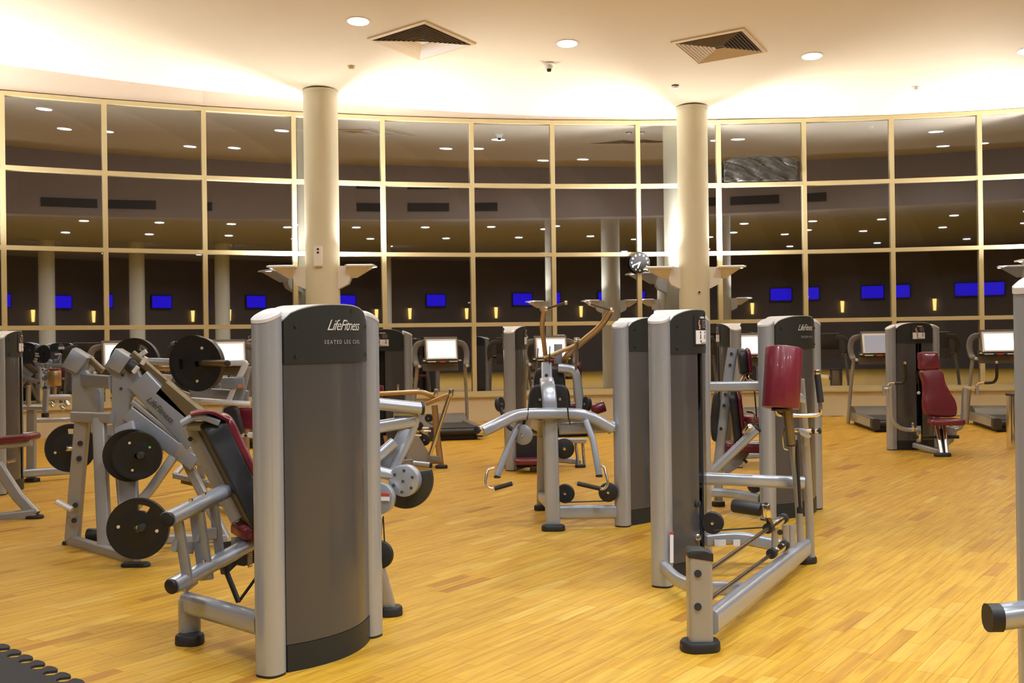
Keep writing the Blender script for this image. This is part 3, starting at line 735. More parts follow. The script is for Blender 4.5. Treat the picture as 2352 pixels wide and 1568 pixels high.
# lever side, right of the tower
MB().tube([at(800, 922, 5.9), at(858, 926, 5.93), at(968, 937, 6.02)], .034, 20).obj('top_tube', 'silver', m)
dcap(at(966, 937, 6.02), V((.9, .3, 0)), .04, m)
MB().bar([at(820, 988, 5.9), at(950, 966, 6.05)], .05, .07, .018).obj('arm_beam', 'silver', m)
MB().bar(fillet([at(905, 948, 6.03), at(957, 950, 6.06), at(945, 990, 6.06), at(900, 1085, 6.0)], .09), .06, .055, .024, up=(0, -1, 0)).obj('lever_arm', 'silver', m)
MB().prism([at(918, 980, 6.02), at(942, 985, 6.02), at(905, 1085, 6.0), at(868, 1080, 6.0)], (0, .03, 0), .004).obj('lever_plate', 'bluegrey', m)
MB().bar([at(835, 1078, 5.9), at(905, 1015, 5.98)], .05, .06, .018).obj('brace', 'silver', m)
MB().tube([at(855, 1080, 5.9), at(905, 1092, 5.92)], .033, 18).obj('pivot_tube', 'silver', m)
c = at(930, 1103, 5.90); fx = V((-.25, -.97, 0)).normalized()
cam_ = [c-fx*.03]; cc = c-fx*.045; e1 = fx.cross(V((0, 0, 1))).normalized(); e1 = e1 if e1.x > 0 else -e1
pts = [cc+(e1*math.cos(t)+V((0, 0, 1))*math.sin(t))*.165+e1*-.02 for t in [math.radians(20-d) for d in range(0, 165, 8)]]
pts = [cc+V((0, 0, .03))-e1*.05]+pts
MB().prism(pts, -fx*.03, .005).obj('cam_disc', 'darkcam', m)
o = MB().cyl(c+fx*.03, c-fx*.04, .088, 36, .006).obj('hub_disc', 'silver', m)
bolts([c+fx*.03+(e1*math.cos(t)+V((0, 0, 1))*math.sin(t))*.06 for t in [k*PI/3+.4 for k in range(6)]]+[c+fx*.03], fx, .008, 'ink', o)
c2 = at(873, 1143, 5.86)
o = MB().cyl(c2+fx*.03, c2-fx*.02, .088, 36, .006).obj('pivot_cover', 'silver', m)
MB().box(at(884, 1145, 5.81), .052, .003, .022, e1, fx).obj('warning_label', 'label', o, flat=True)
MB().box(at(884, 1136, 5.808), .052, .003, .016, e1, fx).obj('warning_label', 'labelred', o, flat=True)
pulley(at(872, 1273, 5.85), fx, .078, m, .03)
MB().tube([at(873, 1190, 5.85), at(870, 1240, 5.85)], .016, 10).obj('link_rod', 'chrome', m)
MB().tube([at(880, 1185, 5.85), at(884, 1260, 5.85)], .004, 8).obj('cable', 'black', m)
foot(898, 1412, .13, .12, .05, m, .3)
MB().bar([at(866, 1288, 5.86), at(898, 1402, 5.93)], .062, .085, .018, up=(0, -1, 0)).obj('rear_leg', 'taupe', m)

# ------------------------------------------------------------------ 2. hip machine with the red roller
m = thing('hip_machine', 'silver standing hip machine with upright burgundy roller and two low guide rods', 'gym machine', (1.4, 6.3, 0))
T2L = (.90, 6.52); T2R = lr(T2L, 28.5)
tower(m, T2L, T2R, ('placard', 'logo'), slot=(1, 0))
MB().prism([at(1539, 1228, 6.44), at(1547, 1228, 6.46), at(1547, 1292, 6.46), at(1539, 1292, 6.44)], (0, .004, 0)).obj('warning_strip', 'label', m, flat=True)
MB().prism([at(1539, 1221, 6.44), at(1547, 1221, 6.46), at(1547, 1227, 6.46), at(1539, 1227, 6.44)], (0, .004, 0)).obj('warning_strip', 'labelred', m, flat=True)
foot(1608, 1492, .195, .15, .05, m, .15)
p = ground(1608, 1490)
pz = at(1608, 1275, p.y).z
MB().bar([p+V((0, 0, .045)), V((p.x, p.y, pz))], .115, .115, .02, up=(0, -1, 0)).obj('front_post', 'taupe', m)
MB().prism([V((p.x-.06, p.y-.06, pz)), V((p.x+.06, p.y-.06, pz-.02)), V((p.x+.06, p.y-.06, pz+.018)), V((p.x+.02, p.y-.06, pz+.034)), V((p.x-.05, p.y-.06, pz+.036)), V((p.x-.06, p.y-.06, pz+.025))], (0, .12, 0), .004).obj('post_cap', 'black', m)
for yy in (1317, 1393): MB().cyl(at(1603, yy, p.y-.052), at(1603, yy, p.y-.064), .018, 20).obj('hole_plug', 'black', m)
MB().bar([at(1632, 1429, 5.2), at(1850, 1257, 7.1)], .08, .118, .03).obj('base_beam', 'silver', m)
MB().box(at(1752, 1341, 5.98), .003, .05, .04, V((.8, -.6, 0)), V((.6, .8, 0)).normalized()).obj('sticker', 'label', m, flat=True)
MB().box(at(1753, 1333, 5.975), .003, .05, .012, V((.8, -.6, 0)), V((.6, .8, 0)).normalized()).obj('sticker', 'labelred', m, flat=True)
MB().bar([at(1525, 1303, 6.45), at(1560, 1335, 6.15), at(1600, 1349, 5.95), at(1705, 1352, 5.75)], .05, .075, .018, bend=.2).obj('side_brace', 'silver', m)
MB().bar([at(1560, 1248, 6.95), at(1640, 1238, 7.0), at(1700, 1234, 7.0), at(1790, 1252, 6.95)], .05, .085, .02, bend=.3).obj('rear_brace', 'silver', m)
for x_, w_ in ((1654, .075), (1692, .045)): MB().box(at(x_, 1246, 6.96), w_, .003, .042).obj('sticker', 'label', m, flat=True)
for A, B in (((1628, 1310, 5.18), (1772, 1208, 6.3)), ((1628, 1378, 5.18), (1778, 1268, 6.4))):
    MB().tube([at(*A), at(*B)], .0115, 12).obj('guide_rod', 'steel', m)
for A, B in (((1764, 1213, 6.25), (1800, 1190, 6.55)), ((1772, 1271, 6.32), (1802, 1252, 6.55))):
    a, b = at(*A), at(*B); o = MB().cyl(a, b, .027, 20, .003).obj('bushing', 'chrome', m)
    MB().cyl(a-(b-a).normalized()*.012, a+(b-a)*.12, .031, 20, .003).obj('seal', 'black', o); MB().cyl(b-(b-a)*.12, b+(b-a).normalized()*.012, .031, 20, .003).obj('seal', 'black', o)
for x_, d_ in ((1780, 6.4), (1804, 6.6), (1820, 6.8)):
    MB().bar([at(x_, 1205, d_), at(x_, 1268, d_)], .038, .03, .006, up=(0, -1, 0)).obj('carriage_plate', 'taupe', m)
for yy in (1222, 1255): MB().cyl(at(1792, yy, 6.42), at(1792, yy, 6.38), .017, 14).obj('axle_end', 'chrome', m)
ra, rb = at(1682, 1160, 6.35), at(1750, 1170, 6.25)
MB().cyl(ra, rb, .041, 28, .014).obj('foam_roller', 'black', m)
MB().cyl(at(1759, 1158, 6.22), at(1762, 1188, 6.22), .026, 24, .004).obj('roller_head', 'chrome', m)
MB().cyl(at(1759, 1157, 6.22), at(1759, 1154, 6.22), .012, 14).obj('head_hole', 'black', m)
MB().tube([at(1762, 1186, 6.22), at(1775, 1215, 6.3)], .018, 12).obj('roller_arm', 'steel', m)
pulley(at(1637, 1200, 6.75), (-.3, -.95, 0), .07, m, .035)
MB().tube([at(1640, 1218, 6.7), at(1765, 1210, 6.6)], .005, 8).obj('cable', 'black', m)
for yy in (1156, 1234): MB().cyl(at(1590, yy, 6.78), at(1604, yy, 6.70), .022, 16, .003).obj('adjuster_knob', 'black' if yy < 1200 else 'chrome', m)
# rear uprights
MB().bar([at(1862, 1282, 7.12), at(1858, 1150, 7.1), at(1850, 1010, 7.05), at(1842, 925, 7.0), at(1838, 870, 7.0)], .055, .05, .02, bend=.2, up=(0, -1, 0)).obj('rear_upright', 'taupe', m)
MB().bar([at(1840, 1262, 7.0), at(1834, 1150, 6.98), at(1822, 1030, 6.9), at(1822, 1000, 6.9)], .045, .05, .018, bend=.2, up=(0, -1, 0)).obj('rear_upright', 'taupe', m)
foot(1850, 1292, .15, .13, .045, m, .3)
MB().bar([at(1600, 1098, 7.0), at(1660, 1100, 7.0), at(1720, 1103, 7.0), at(1845, 1108, 7.05)], .06, .08, .022, bend=.2).obj('middle_beam', 'silver', m)
MB().tube([at(1829, 1010, 6.88), at(1833, 1080, 6.88), at(1838, 1165, 6.9)], .011, 10).obj('gas_strut', 'black', m)
MB().tube([at(1838, 1165, 6.9), at(1838, 1178, 6.9)], .022, 12).obj('strut_end', 'black', m)
# pad arm and roller
ra, rb = at(1801, 798, 6.85), at(1793, 938, 6.80)
o = MB().cyl(ra, rb, .117, 48, .012).obj('roller_pad', 'red', m)
MB().cyl(rb, rb-V((0, 0, .012)), .06, 24).obj('pad_end', 'steel', o)
MB().tube([at(1807, 930, 6.82), at(1817, 1020, 6.84)], .031, 18).obj('pad_post', 'gold', m)
dcap(at(1817, 1018, 6.84), V((0, 0, -1)), .03, m)
MB().tube(fillet([at(1781, 930, 6.86), at(1783, 952, 6.86), at(1805, 953, 6.86), at(1848, 955, 6.86), at(1885, 953, 6.86), at(1884, 925, 6.86), at(1877, 862, 6.88)], .09), .0135, 12).obj('handlebar', 'chrome', m)
MB().tube([at(1885, 924, 6.86), at(1877, 858, 6.88)], .021, 16).obj('grip', 'black', m)
MB().cyl(at(1877, 860, 6.88), at(1876, 849, 6.88), .022, 16, .004).obj('grip_cap', 'chrome', m)
MB().tube([at(1800, 987, 6.88), at(1878, 989, 6.92)], .014, 14).obj('pivot_pin', 'chrome', m)
for x_ in (1866, 1881): MB().cyl(at(x_, 989, 6.9), at(x_+4, 989, 6.9), .021, 16, .003).obj('pin_end', 'black', m)
MB().prism([at(1832, 982, 6.86), at(1850, 985, 6.86), at(1864, 1002, 6.86), at(1858, 1008, 6.86), at(1838, 998, 6.86)], (0, .02, 0), .003).obj('latch_plate', 'silver', m)
MB().prism([at(1826, 900, 6.9), at(1838, 900, 6.9), at(1852, 915, 6.9), at(1850, 926, 6.9), at(1826, 922, 6.9)], (0, .03, 0), .003).obj('latch_plate', 'silver', m)
MB().tube(fillet([at(1800, 982, 6.85), at(1798, 1005, 6.85), at(1801, 1030, 6.85), at(1810, 1032, 6.85)], .02), .007, 8).obj('latch_hook', 'chrome', m)

# ------------------------------------------------------------------ 3. pulldown machine in the middle
def Y3(px): return 8.56
m = thing('pulldown_machine', 'silver pulldown machine with overhead arms painted with a brass reflection and thick curved crossbar', 'gym machine', (.5, 8.9, 0))
T3L = (.88, 8.65)
tower(m, T3L, lr(T3L, 31), ('logo', 'placard'), 'LAT PULLDOWN')
foot(1271, 1218, .19, .12, .045, m)
MB().bar([at(1270, 1206, 8.56), at(1266, 1050, 8.56), at(1262, 915, 8.56), at(1258, 886, 8.62), at(1256, 876, 8.75)], .118, .075, .022, bend=.12, up=(0, -1, 0)).obj('main_post', 'silver', m)
MB().bar([at(1256, 880, 8.75), at(1255, 838, 8.95)], .09, .06, .015, up=(0, -1, 0)).obj('post_head', 'bluegrey', m)
MB().cyl(at(1255, 862, 8.62), at(1255, 862, 8.59), .014, 16).obj('hole_plug', 'black', m)
MB().bar([at(1285, 984, 8.6), at(1416, 979, 8.65)], .07, .095, .022).obj('upper_beam', 'silver', m)
MB().bar([at(1285, 1176, 8.6), at(1416, 1174, 8.65)], .07, .11, .022).obj('lower_beam', 'silver', m)
MB().bar([at(1108, 990, 8.2), at(1140, 975, 8.25), at(1185, 951, 8.4), at(1262, 949, 8.5), at(1345, 950, 8.55), at(1405, 985, 8.6)], .09, .09, .03, bend=.3).obj('curved_crossbar', 'silver', m)
a, b = at(1108, 989, 8.19), at(1097, 988, 8.15); o = MB().cyl(a, b, .034, 20, .006).obj('crossbar_tip', 'chrome', m); dcap(b, b-a, .03, m)
# hanging arms with handles
for pts, grip in ((((1195, 965, 8.45), (1172, 1015, 8.4), (1142, 1092, 8.35)), ((1136, 1075, 8.33), (1120, 1078, 8.33), (1114, 1112, 8.3), (1128, 1124, 8.3), (1180, 1109, 8.3))),
                  (((1345, 965, 8.5), (1362, 1010, 8.45), (1376, 1090, 8.4)), ((1378, 1070, 8.4), (1388, 1072, 8.4), (1397, 1110, 8.36), (1388, 1124, 8.36), (1322, 1109, 8.36)))):
    o = MB().bar([at(*q) for q in pts], .05, .045, .012, up=(0, -1, 0)).obj('hanging_arm', 'bluegrey', m)
    q = at(*pts[-1]); dcap(q, V((0, 0, -1)), .028, o)
    g = [at(*q) for q in grip]
    MB().tube(fillet(g, .06), .011, 12).obj('handle', 'chrome', o)
    MB().tube([g[-2].lerp(g[-1], .15), g[-1].lerp(g[-2], .06)], .018, 14).obj('grip', 'black', o)
pulley(at(1148, 928, 8.9), (.9, -.5, .1), .062, m, .035); pulley(at(1347, 928, 8.9), (-.9, -.5, .1), .062, m, .035)
MB().bar([at(1148, 935, 8.9), at(1170, 985, 8.7), at(1196, 990, 8.7)], .03, .03, .008, bend=.05).obj('pulley_bracket', 'black', m)
MB().tube([at(1205, 955, 8.45), at(1198, 990, 8.45)], .02, 10).obj('axle', 'black', m)
pulley(at(1202, 998, 8.4), (-.5, -.85, 0), .08, m, .03, 'bluegrey', 'cam_disc')
pulley(at(1298, 1133, 8.75), (-.2, -.98, 0), .078, m, .035); pulley(at(1397, 1130, 8.6), (-.1, -.98, 0), .078, m, .03)
MB().tube([at(1300, 1153, 8.7), at(1398, 1150, 8.65)], .005, 8).obj('cable', 'black', m)
MB().tube([at(1236, 800, 8.9), at(1234, 840, 8.8), at(1216, 905, 8.42), at(1211, 965, 8.38)], .005, 8).obj('cable', 'black', m)
MB().tube([at(1263, 795, 8.9), at(1262, 835, 8.9)], .005, 8).obj('cable', 'black', m)
MB().tube([at(1300, 900, 8.42), at(1306, 960, 8.42), at(1310, 975, 8.42)], .006, 8).obj('cable', 'black', m)
# seat back pads
out = smooth_outline([(-.11, 0, 0), (.11, 0, 0), (.13, .12, 0), (.09, .22, 0), (-.09, .22, 0), (-.13, .12, 0)], 5)
o = cushion(out, at(1262, 905, 9.05), (1, 0, 0), (0, 0, 1), (0, -1, 0), .06, .02).obj('head_pad', 'vinyl', m)
cushion(out, at(1262, 905, 9.06), (1, 0, 0), (0, 0, 1), (0, 1, 0), .05, .02).obj('padding', 'red', o)
out = smooth_outline([(-.14, 0, 0), (.14, 0, 0), (.175, .16, 0), (.12, .28, 0), (-.12, .28, 0), (-.175, .16, 0)], 5)
o = cushion(out, at(1262, 960, 9.0), (1, 0, 0), (0, 0, 1), (0, -1, 0), .06, .02).obj('back_pad', 'vinyl', m)
cushion(out, at(1262, 960, 9.01), (1, 0, 0), (0, 0, 1), (0, 1, 0), .05, .02).obj('padding', 'red', o)
bolts([at(1240, 917, 8.93), at(1286, 917, 8.93)], (0, -1, 0), .012, 'chrome', o)
cushion(rounded_poly(.36, .3, .08), at(1298, 942, 9.35), (1, 0, 0), (0, 1, 0), (0, 0, 1), .07, .03).obj('seat', 'red', m)
MB().bar([at(1282, 845, 8.95), at(1322, 848, 8.95), at(1328, 890, 8.95), at(1333, 945, 8.95)], .075, .06, .022, bend=.14, up=(0, -1, 0)).obj('curved_strut', 'silver', m)
o = MB().cyl(at(1358, 942, 9.0), at(1390, 932, 9.0), .048, 28, .01).obj('thigh_roller', 'red', m)
# overhead arms, their brass reflection put into the colour
MB().bar([at(1254, 832, 9.1), at(1250, 790, 9.0), at(1244, 750, 8.9), at(1250, 712, 8.8)], .04, .035, .012, bend=.15, up=(0, -1, 0)).obj('overhead_arm', 'bronze', m)
MB().bar([at(1296, 835, 9.1), at(1300, 818, 9.05), at(1328, 792, 9.0), at(1382, 748, 8.9), at(1404, 712, 8.8)], .05, .04, .014, bend=.12, up=(0, -1, 0)).obj('overhead_arm', 'bronze', m)
for A, B in (((1254, 709, 8.8), (1300, 695, 8.7)), ((1404, 712, 8.8), (1354, 697, 8.7))):
    MB().tube([at(*A), at(*B)], .0095, 10).obj('overhead_handle', 'steel', m)
    for q, r_ in ((A, .024), (B, .017)): MB().cyl(at(*q)-V((.012, 0, 0)), at(*q)+V((.012, 0, 0)), r_, 16, .006).obj('ball_end', 'chrome', m)
MB().tube([at(1250, 822, 9.0), at(1330, 790, 9.0)], .018, 12).obj('arm_yoke', 'bronze', m)
MB().cyl(at(1318, 782, 8.95), at(1332, 782, 8.95), .026, 16, .005).obj('yoke_pivot', 'chrome', m)
MB().tube([at(1326, 785, 8.93), at(1322, 850, 8.93)], .012, 10).obj('link_rod', 'chrome', m)
MB().bar([at(1282, 835, 9.1), at(1282, 790, 9.1)], .07, .05, .01, up=(0, -1, 0)).obj('neck_plate', 'bluegrey', m)
MB().bar([at(1243, 1165, 9.55), at(1244, 1000, 9.5), at(1246, 960, 9.3)], .08, .06, .018, up=(0, -1, 0)).obj('rear_post', 'taupe', m)
foot(1242, 1171, .12, .1, .045, m)
MB().bar([at(1243, 1140, 9.5), at(1268, 1165, 8.6)], .06, .08, .018).obj('base_rail', 'silver', m)

# ------------------------------------------------------------------ 4. press machine behind the roller machine
m = thing('press_machine', 'silver seated press machine with perforated back post beside a lettered tower', 'gym machine', (2.3, 9.1, 0))
tower(m, (2.11, 8.86), (2.65, 9.40), ('logo', 'placard'), 'TRICEPS PRESS', slot=(0, 1))
Y4 = 9.4
MB().bar([at(1683, 799, Y4), at(1665, 930, Y4), at(1648, 1085, Y4)], .085, .06, .016, up=(0, -1, 0)).obj('perforated_post', 'silver', m)
for q in ((1680, 812), (1677, 838), (1666, 905), (1663, 931), (1656, 984)): MB().cyl(at(*q, Y4-.03), at(*q, Y4-.045), .0135, 14).obj('post_hole', 'black', m)
W4 = V((.14, .99, 0)).normalized(); N4 = V((.99, -.14, .12)).normalized()
def pad4(px, py, w_, h, nm):
    out = smooth_outline([(-w_/2*.8, 0, 0), (w_/2*.8, 0, 0), (w_/2, h*.3, 0), (w_/2*.85, h, 0), (-w_/2*.85, h, 0), (-w_/2, h*.3, 0)], 5)
    up_ = V((-.10, 0, 1)).normalized()
    o = cushion(out, at(px, py, Y4), W4, up_, N4, .07, .03).obj(nm, 'vinyl', m)
    cushion(out, at(px, py, Y4)+N4*.07, W4, up_, N4, .035, .02).obj('padding', 'red', o)
pad4(1700, 860, .26, .21, 'head_pad'); pad4(1684, 1012, .34, .42, 'back_pad')
cushion(rounded_poly(.34, .12, .05), at(1645, 985, Y4-.05), (1, 0, 0), (0, 0, 1), (0, -1, 0), .06, .02)
o = cushion(smooth_outline([(-.04, 0, 0), (.04, 0, 0), (.05, .2, 0), (.02, .4, 0), (-.02, .4, 0), (-.05, .2, 0)], 4), at(1645, 1008, Y4+.05), (1, 0, 0), (0, 0, 1), (0, -1, 0), .05, .02).obj('side_pad', 'vinyl', m)
cushion(rounded_poly(.38, .34, .09), at(1712, 1036, Y4+.05), N4*V((1, 1, 0)), W4, (0, 0, 1), .085, .035).obj('seat', 'red', m)
MB().prism(smooth_outline([at(1665, 1030, Y4), at(1720, 1032, Y4), at(1708, 1060, Y4), at(1685, 1080, Y4), at(1664, 1085, Y4)], 4), (0, .04, 0)).obj('seat_plate', 'taupe', m)
MB().cyl(at(1708, 1055, Y4-.03), at(1716, 1062, Y4-.05), .013, 12, .003).obj('knob', 'black', m)
MB().bar([at(1600, 888, 9.1), at(1745, 886, 8.95)], .06, .085, .02).obj('top_beam', 'silver', m)
a, b = at(1632, 1088, 8.95), at(1738, 985, 8.85)
MB().bar([a, b], .055, .075, .025).obj('diagonal_strut', 'silver', m); dcap(b, b-a, .036, m)
MB().cyl(at(1710, 992, 8.85), at(1724, 978, 8.75), .024, 20, .004).obj('chrome_stub', 'chrome', m)
MB().bar([at(1630, 1130, 9.2), at(1690, 1133, 9.1), at(1745, 1145, 8.95)], .055, .075, .02, bend=.2).obj('base_rail', 'silver', m)
foot(1650, 1162, .12, .1, .045, m)
MB().bar([at(1650, 1150, 9.25), at(1650, 1070, 9.3)], .07, .06, .015, up=(0, -1, 0)).obj('rear_leg', 'taupe', m)
pulley(at(1733, 1115, 9.0), (-.2, -.98, 0), .06, m, .03)
MB().tube(fillet([at(1700, 880, 9.5), at(1718, 850, 9.5), at(1716, 872, 9.4), at(1738, 880, 9.4)], .05), .016, 12).obj('handle', 'chrome', m)
MB().tube(fillet([at(1716, 945, 9.4), at(1736, 948, 9.35), at(1728, 970, 9.3)], .04), .010, 10).obj('handle', 'chrome', m)
a, b = at(1876, 863, 9.4), at(1903, 866, 9.4); MB().tube([a, b], .018, 14).obj('side_handle', 'chrome', m); dcap(b, b-a, .019, m)
MB().tube([at(1733, 897, 9.2), at(1738, 960, 9.2)], .006, 8).obj('cable', 'black', m)

# ------------------------------------------------------------------ 5. seated machine behind the pulldown machine
m = thing('rear_press_machine', 'silver machine with its narrow tower edge-on behind the pulldown machine', 'gym machine', (.3, 12.6, 0))
T5 = (-.03, 12.5); tower(m, T5, lr(T5, 9), ('placard', 'logo'))
foot(1333, 1073, .13, .1, .035, m)
MB().bar([at(1328, 1068, 12.85), at(1322, 1018, 12.9)], .035, .05, .01, up=(0, -1, 0)).obj('seat_post', 'chrome', m)
MB().bar([at(1342, 1068, 12.85), at(1338, 1018, 12.9)], .035, .05, .01, up=(0, -1, 0)).obj('seat_post', 'chrome', m)
MB().bar([at(1334, 1060, 12.9), at(1245, 1052, 12.9)], .05, .07, .018).obj('base_rail', 'silver', m)
cushion(rounded_poly(.40, .38, .07), at(1222, 1036, 12.5), (1, 0, 0), (0, 0, 1), (0, 1, 0), .06, .025).obj('back_pad', 'vinyl', m)
cushion(rounded_poly(.5, .3, .07), at(1232, 1064, 12.3), (1, 0, 0), (0, 1, 0), (0, 0, 1), .06, .025).obj('seat', 'red', m)
MB().bar([at(1225, 1066, 12.35), at(1225, 1085, 12.4)], .08, .08, .02, up=(0, -1, 0)).obj('pad_leg', 'taupe', m)
pulley(at(1296, 1030, 12.6), (0, -1, 0), .12, m, .04)
MB().bar([at(1188, 1010, 12.6), at(1345, 1012, 12.8)], .06, .06, .018).obj('upper_rail', 'silver', m)

# ------------------------------------------------------------------ 6. chest press at the right
m = thing('chest_press', 'burgundy seated chest press in front of a tower, with two raised black handles', 'gym machine', (5.4, 13.9, 0))
T6 = (5.05, 14.23); T6R = (5.05+.68*.96, 14.23+.68*.275)
tower(m, T6, T6R, ('placard', 'logo'), slot=(1, 0))
Y6 = 13.6
foot(2165, 1048, .21, .12, .045, m)
for x0, x1 in ((2151, 2162), (2168, 2174)): MB().bar([at(x0-1, 975, 13.65), at(x1, 1042, 13.5)], .05, .06, .012, up=(0, -1, 0)).obj('seat_post', 'chrome', m)
MB().bar([at(2160, 985, 13.66), at(2167, 1040, 13.54)], .06, .03, .006, up=(0, -1, 0)).obj('post_slot', 'black', m)
c = at(2164, 978, 13.68); pts = [c]+[c+V((math.cos(t)*.20, 0, math.sin(t)*.26)) for t in [math.radians(-85+8*k) for k in range(11)]]
MB().prism(pts, (0, .03, 0), .004).obj('quadrant_plate', 'silver', m)
MB().prism([c+V((0, .04, 0))]+[p_+V((.018, .04, -.01)) for p_ in pts[1:]], (0, .03, 0), .004).obj('quadrant_rim', 'black', m)
O6 = at(2155, 975, Y6); ax6, az6, ay6 = V((.96, .27, 0)), V((0, 0, 1)), V((.27, -.96, .0))
def o2(pts): return smooth_outline([V(((x-2155)/F*Y6, (975-y)/F*Y6, 0)) for x, y in pts], 5)
lean = V((0, .12, 1)).normalized()
cushion(o2([(2130, 955), (2183, 958), (2193, 945), (2191, 922), (2180, 901), (2170, 878), (2161, 850), (2118, 850), (2121, 878), (2121, 904), (2118, 925), (2120, 942)]), O6, (1, 0, 0), lean, (.2, -1, .1), .09, .035, .01).obj('back_pad', 'red', m)
cushion(o2([(2118, 848), (2115, 830), (2115, 813), (2120, 808), (2150, 808), (2156, 812), (2162, 843), (2156, 848)]), O6, (1, 0, 0), lean, (.2, -1, .1), .09, .03, .01).obj('head_pad', 'red', m)
MB().bar([at(2150, 970, Y6+.12), at(2148, 815, Y6+.25)], .06, .05, .015, up=(0, -1, 0)).obj('back_post', 'bluegrey', m)
cushion(smooth_outline([(-.20, -.16, 0), (.17, -.17, 0), (.21, 0, 0), (.17, .17, 0), (-.15, .15, 0), (-.19, 0, 0)], 5), at(2170, 975, 13.45), (1, 0, 0), (0, 1, 0), (0, 0, 1), .075, .03, .01).obj('seat', 'red', m)
for sd, P1, P2 in ((-1, [(2112, 988, 13.75), (2070, 986, 13.7), (2047, 965, 13.65), (2044, 890, 13.6)], [(2040, 885, 13.6), (2044, 880, 13.6), (2076, 880, 13.45), (2081, 868, 13.4), (2079, 835, 13.35)]),
                   (1, [(2190, 986, 13.7), (2205, 982, 13.7), (2213, 965, 13.65), (2217, 890, 13.6)], [(2240, 893, 13.55), (2246, 880, 13.55), (2284, 878, 13.45), (2290, 866, 13.4), (2289, 834, 13.35)])):
    arm = MB().tube([at(*q) for q in P1], .028 if sd < 0 else .036, 16, bend=.12).obj('press_arm', 'silver', m)
    g = [at(*q) for q in P2]; MB().tube(fillet(g, .05), .013, 12).obj('handle', 'bronze', arm)
    MB().tube(fillet([g[1].lerp(g[2], .4), g[2], g[3], g[4]], .04), .019, 12).obj('grip', 'black', arm)
    MB().cyl(g[4]-V((0, 0, .005)), g[4]+V((0, 0, .025)), .019, 14, .005).obj('grip_cap', 'chrome', arm)
    if sd < 0: MB().bar([at(2030, 905, 13.6), at(2030, 885, 13.6)], .035, .04, .01, up=(0, -1, 0)).obj('pivot_block', 'silver', arm); MB().tube([at(2030, 893, 13.58), at(2046, 893, 13.6)], .018, 12).obj('pivot', 'chrome', arm)
    else: MB().tube([at(2216, 891, 13.6), at(2240, 891, 13.55)], .02, 12).obj('pivot', 'chrome', arm); MB().bar([at(2244, 907, 13.55), at(2244, 885, 13.55)], .035, .04, .01, up=(0, -1, 0)).obj('pivot_block', 'silver', arm)
MB().tube([at(2100, 1003, 13.75), at(2203, 1003, 13.6)], .022, 12).obj('pivot_shaft', 'black', m)
for x_ in (2097, 2113, 2181, 2190): MB().cyl(at(x_, 985 if x_ != 2097 else 970, 13.7), at(x_, 1012 if x_ != 2097 else 990, 13.7), .017, 12, .003).obj('chrome_stub', 'chrome', m)
for x_ in (2110, 2184): MB().bar([at(x_, 978, 13.75), at(x_, 1015, 13.75)], .045, .06, .01, up=(0, -1, 0)).obj('pivot_post', 'silver', m)
MB().bar([at(2100, 1022, 14.1), at(2165, 1040, 13.6)], .06, .07, .018).obj('base_rail', 'silver', m)
MB().cyl(at(2110, 902, 14.0), at(2110, 902, 13.96), .022, 16, .006).obj('weight_pin', 'white', m)
MB().bar([at(2105, 852, 14.06), at(2106, 880, 14.06)], .03, .03, .006, up=(0, -1, 0)).obj('cable_block', 'black', m)

# ------------------------------------------------------------------ 7. far machines: behind the near tower, far left, behind the press
m = thing('rear_fly_machine', 'silver machine behind the near tower, tubes and placarded tower showing to its right', 'gym machine', (-1.5, 13.4, 0))
tower(m, (-2.05, 13.65), (-1.36, 13.85), ('placard', 'logo'), slot=(1, 0))
Y8 = 13.0
foot(1014, 1075, .15, .1, .04, m)
MB().bar([at(1013, 1068, Y8), at(1004, 1000, Y8), at(998, 930, Y8)], .075, .06, .018, up=(0, -1, 0)).obj('rear_post', 'bronze', m)
MB().tube([at(988, 1045, 12.8), at(1034, 905, 12.8)], .026, 14).obj('link_tube', 'chrome', m)
MB().cyl(at(1035, 910, 12.8), at(1037, 893, 12.8), .032, 16, .004).obj('tube_head', 'chrome', m)
MB().cyl(at(1000, 912, 12.9), at(1003, 893, 12.9), .03, 16, .004).obj('tube_head', 'chrome', m)
MB().tube([at(860, 905, 12.9), at(885, 904, 12.9), at(972, 899, 12.9), at(1000, 914, 12.95)], .030, 16, bend=.15).obj('press_arm', 'bronze', m)
MB().tube([at(978, 927, 12.9), at(1032, 906, 12.85)], .028, 14).obj('press_arm', 'bronze', m)
MB().prism(smooth_outline([at(942, 1035, 12.9), at(955, 1000, 12.9), at(975, 1025, 12.9), at(990, 1058, 12.9), at(950, 1056, 12.9)], 4), (0, .04, 0)).obj('gusset', 'taupe', m)
a, b = at(950, 1064, 12.75), at(988, 1068, 12.7); MB().tube([a, b], .035, 16).obj('foot_bar', 'silver', m); dcap(b, b-a, .035, m)
MB().bar([at(985, 1052, 12.9), at(1012, 1054, 13.0)], .05, .07, .016).obj('base_rail', 'taupe', m)
MB().bar([at(890, 1062, 13.2), at(1012, 1058, 13.0)], .06, .07, .018).obj('base_rail', 'silver', m)
for q, r_ in (((962, 978), .055), ((975, 1010), .07), ((985, 960), .05)): pulley(at(*q, 13.05), (-.2, -.98, 0), r_, m, .03)
for q in ((982, 990), (978, 983), (960, 1000)): MB().tube([at(q[0]-8, q[1], 12.95), at(q[0]+8, q[1], 12.95)], .012, 10).obj('chrome_pin', 'chrome', m)
MB().cyl(at(866, 912, 13.1), at(868, 884, 13.1), .075, 24, .02).obj('roller_pad', 'red', m)
cushion(rounded_poly(.42, .34, .09), at(872, 1040, 13.1), (1, 0, 0), (0, 1, 0), (0, 0, 1), .09, .035).obj('seat', 'red', m)
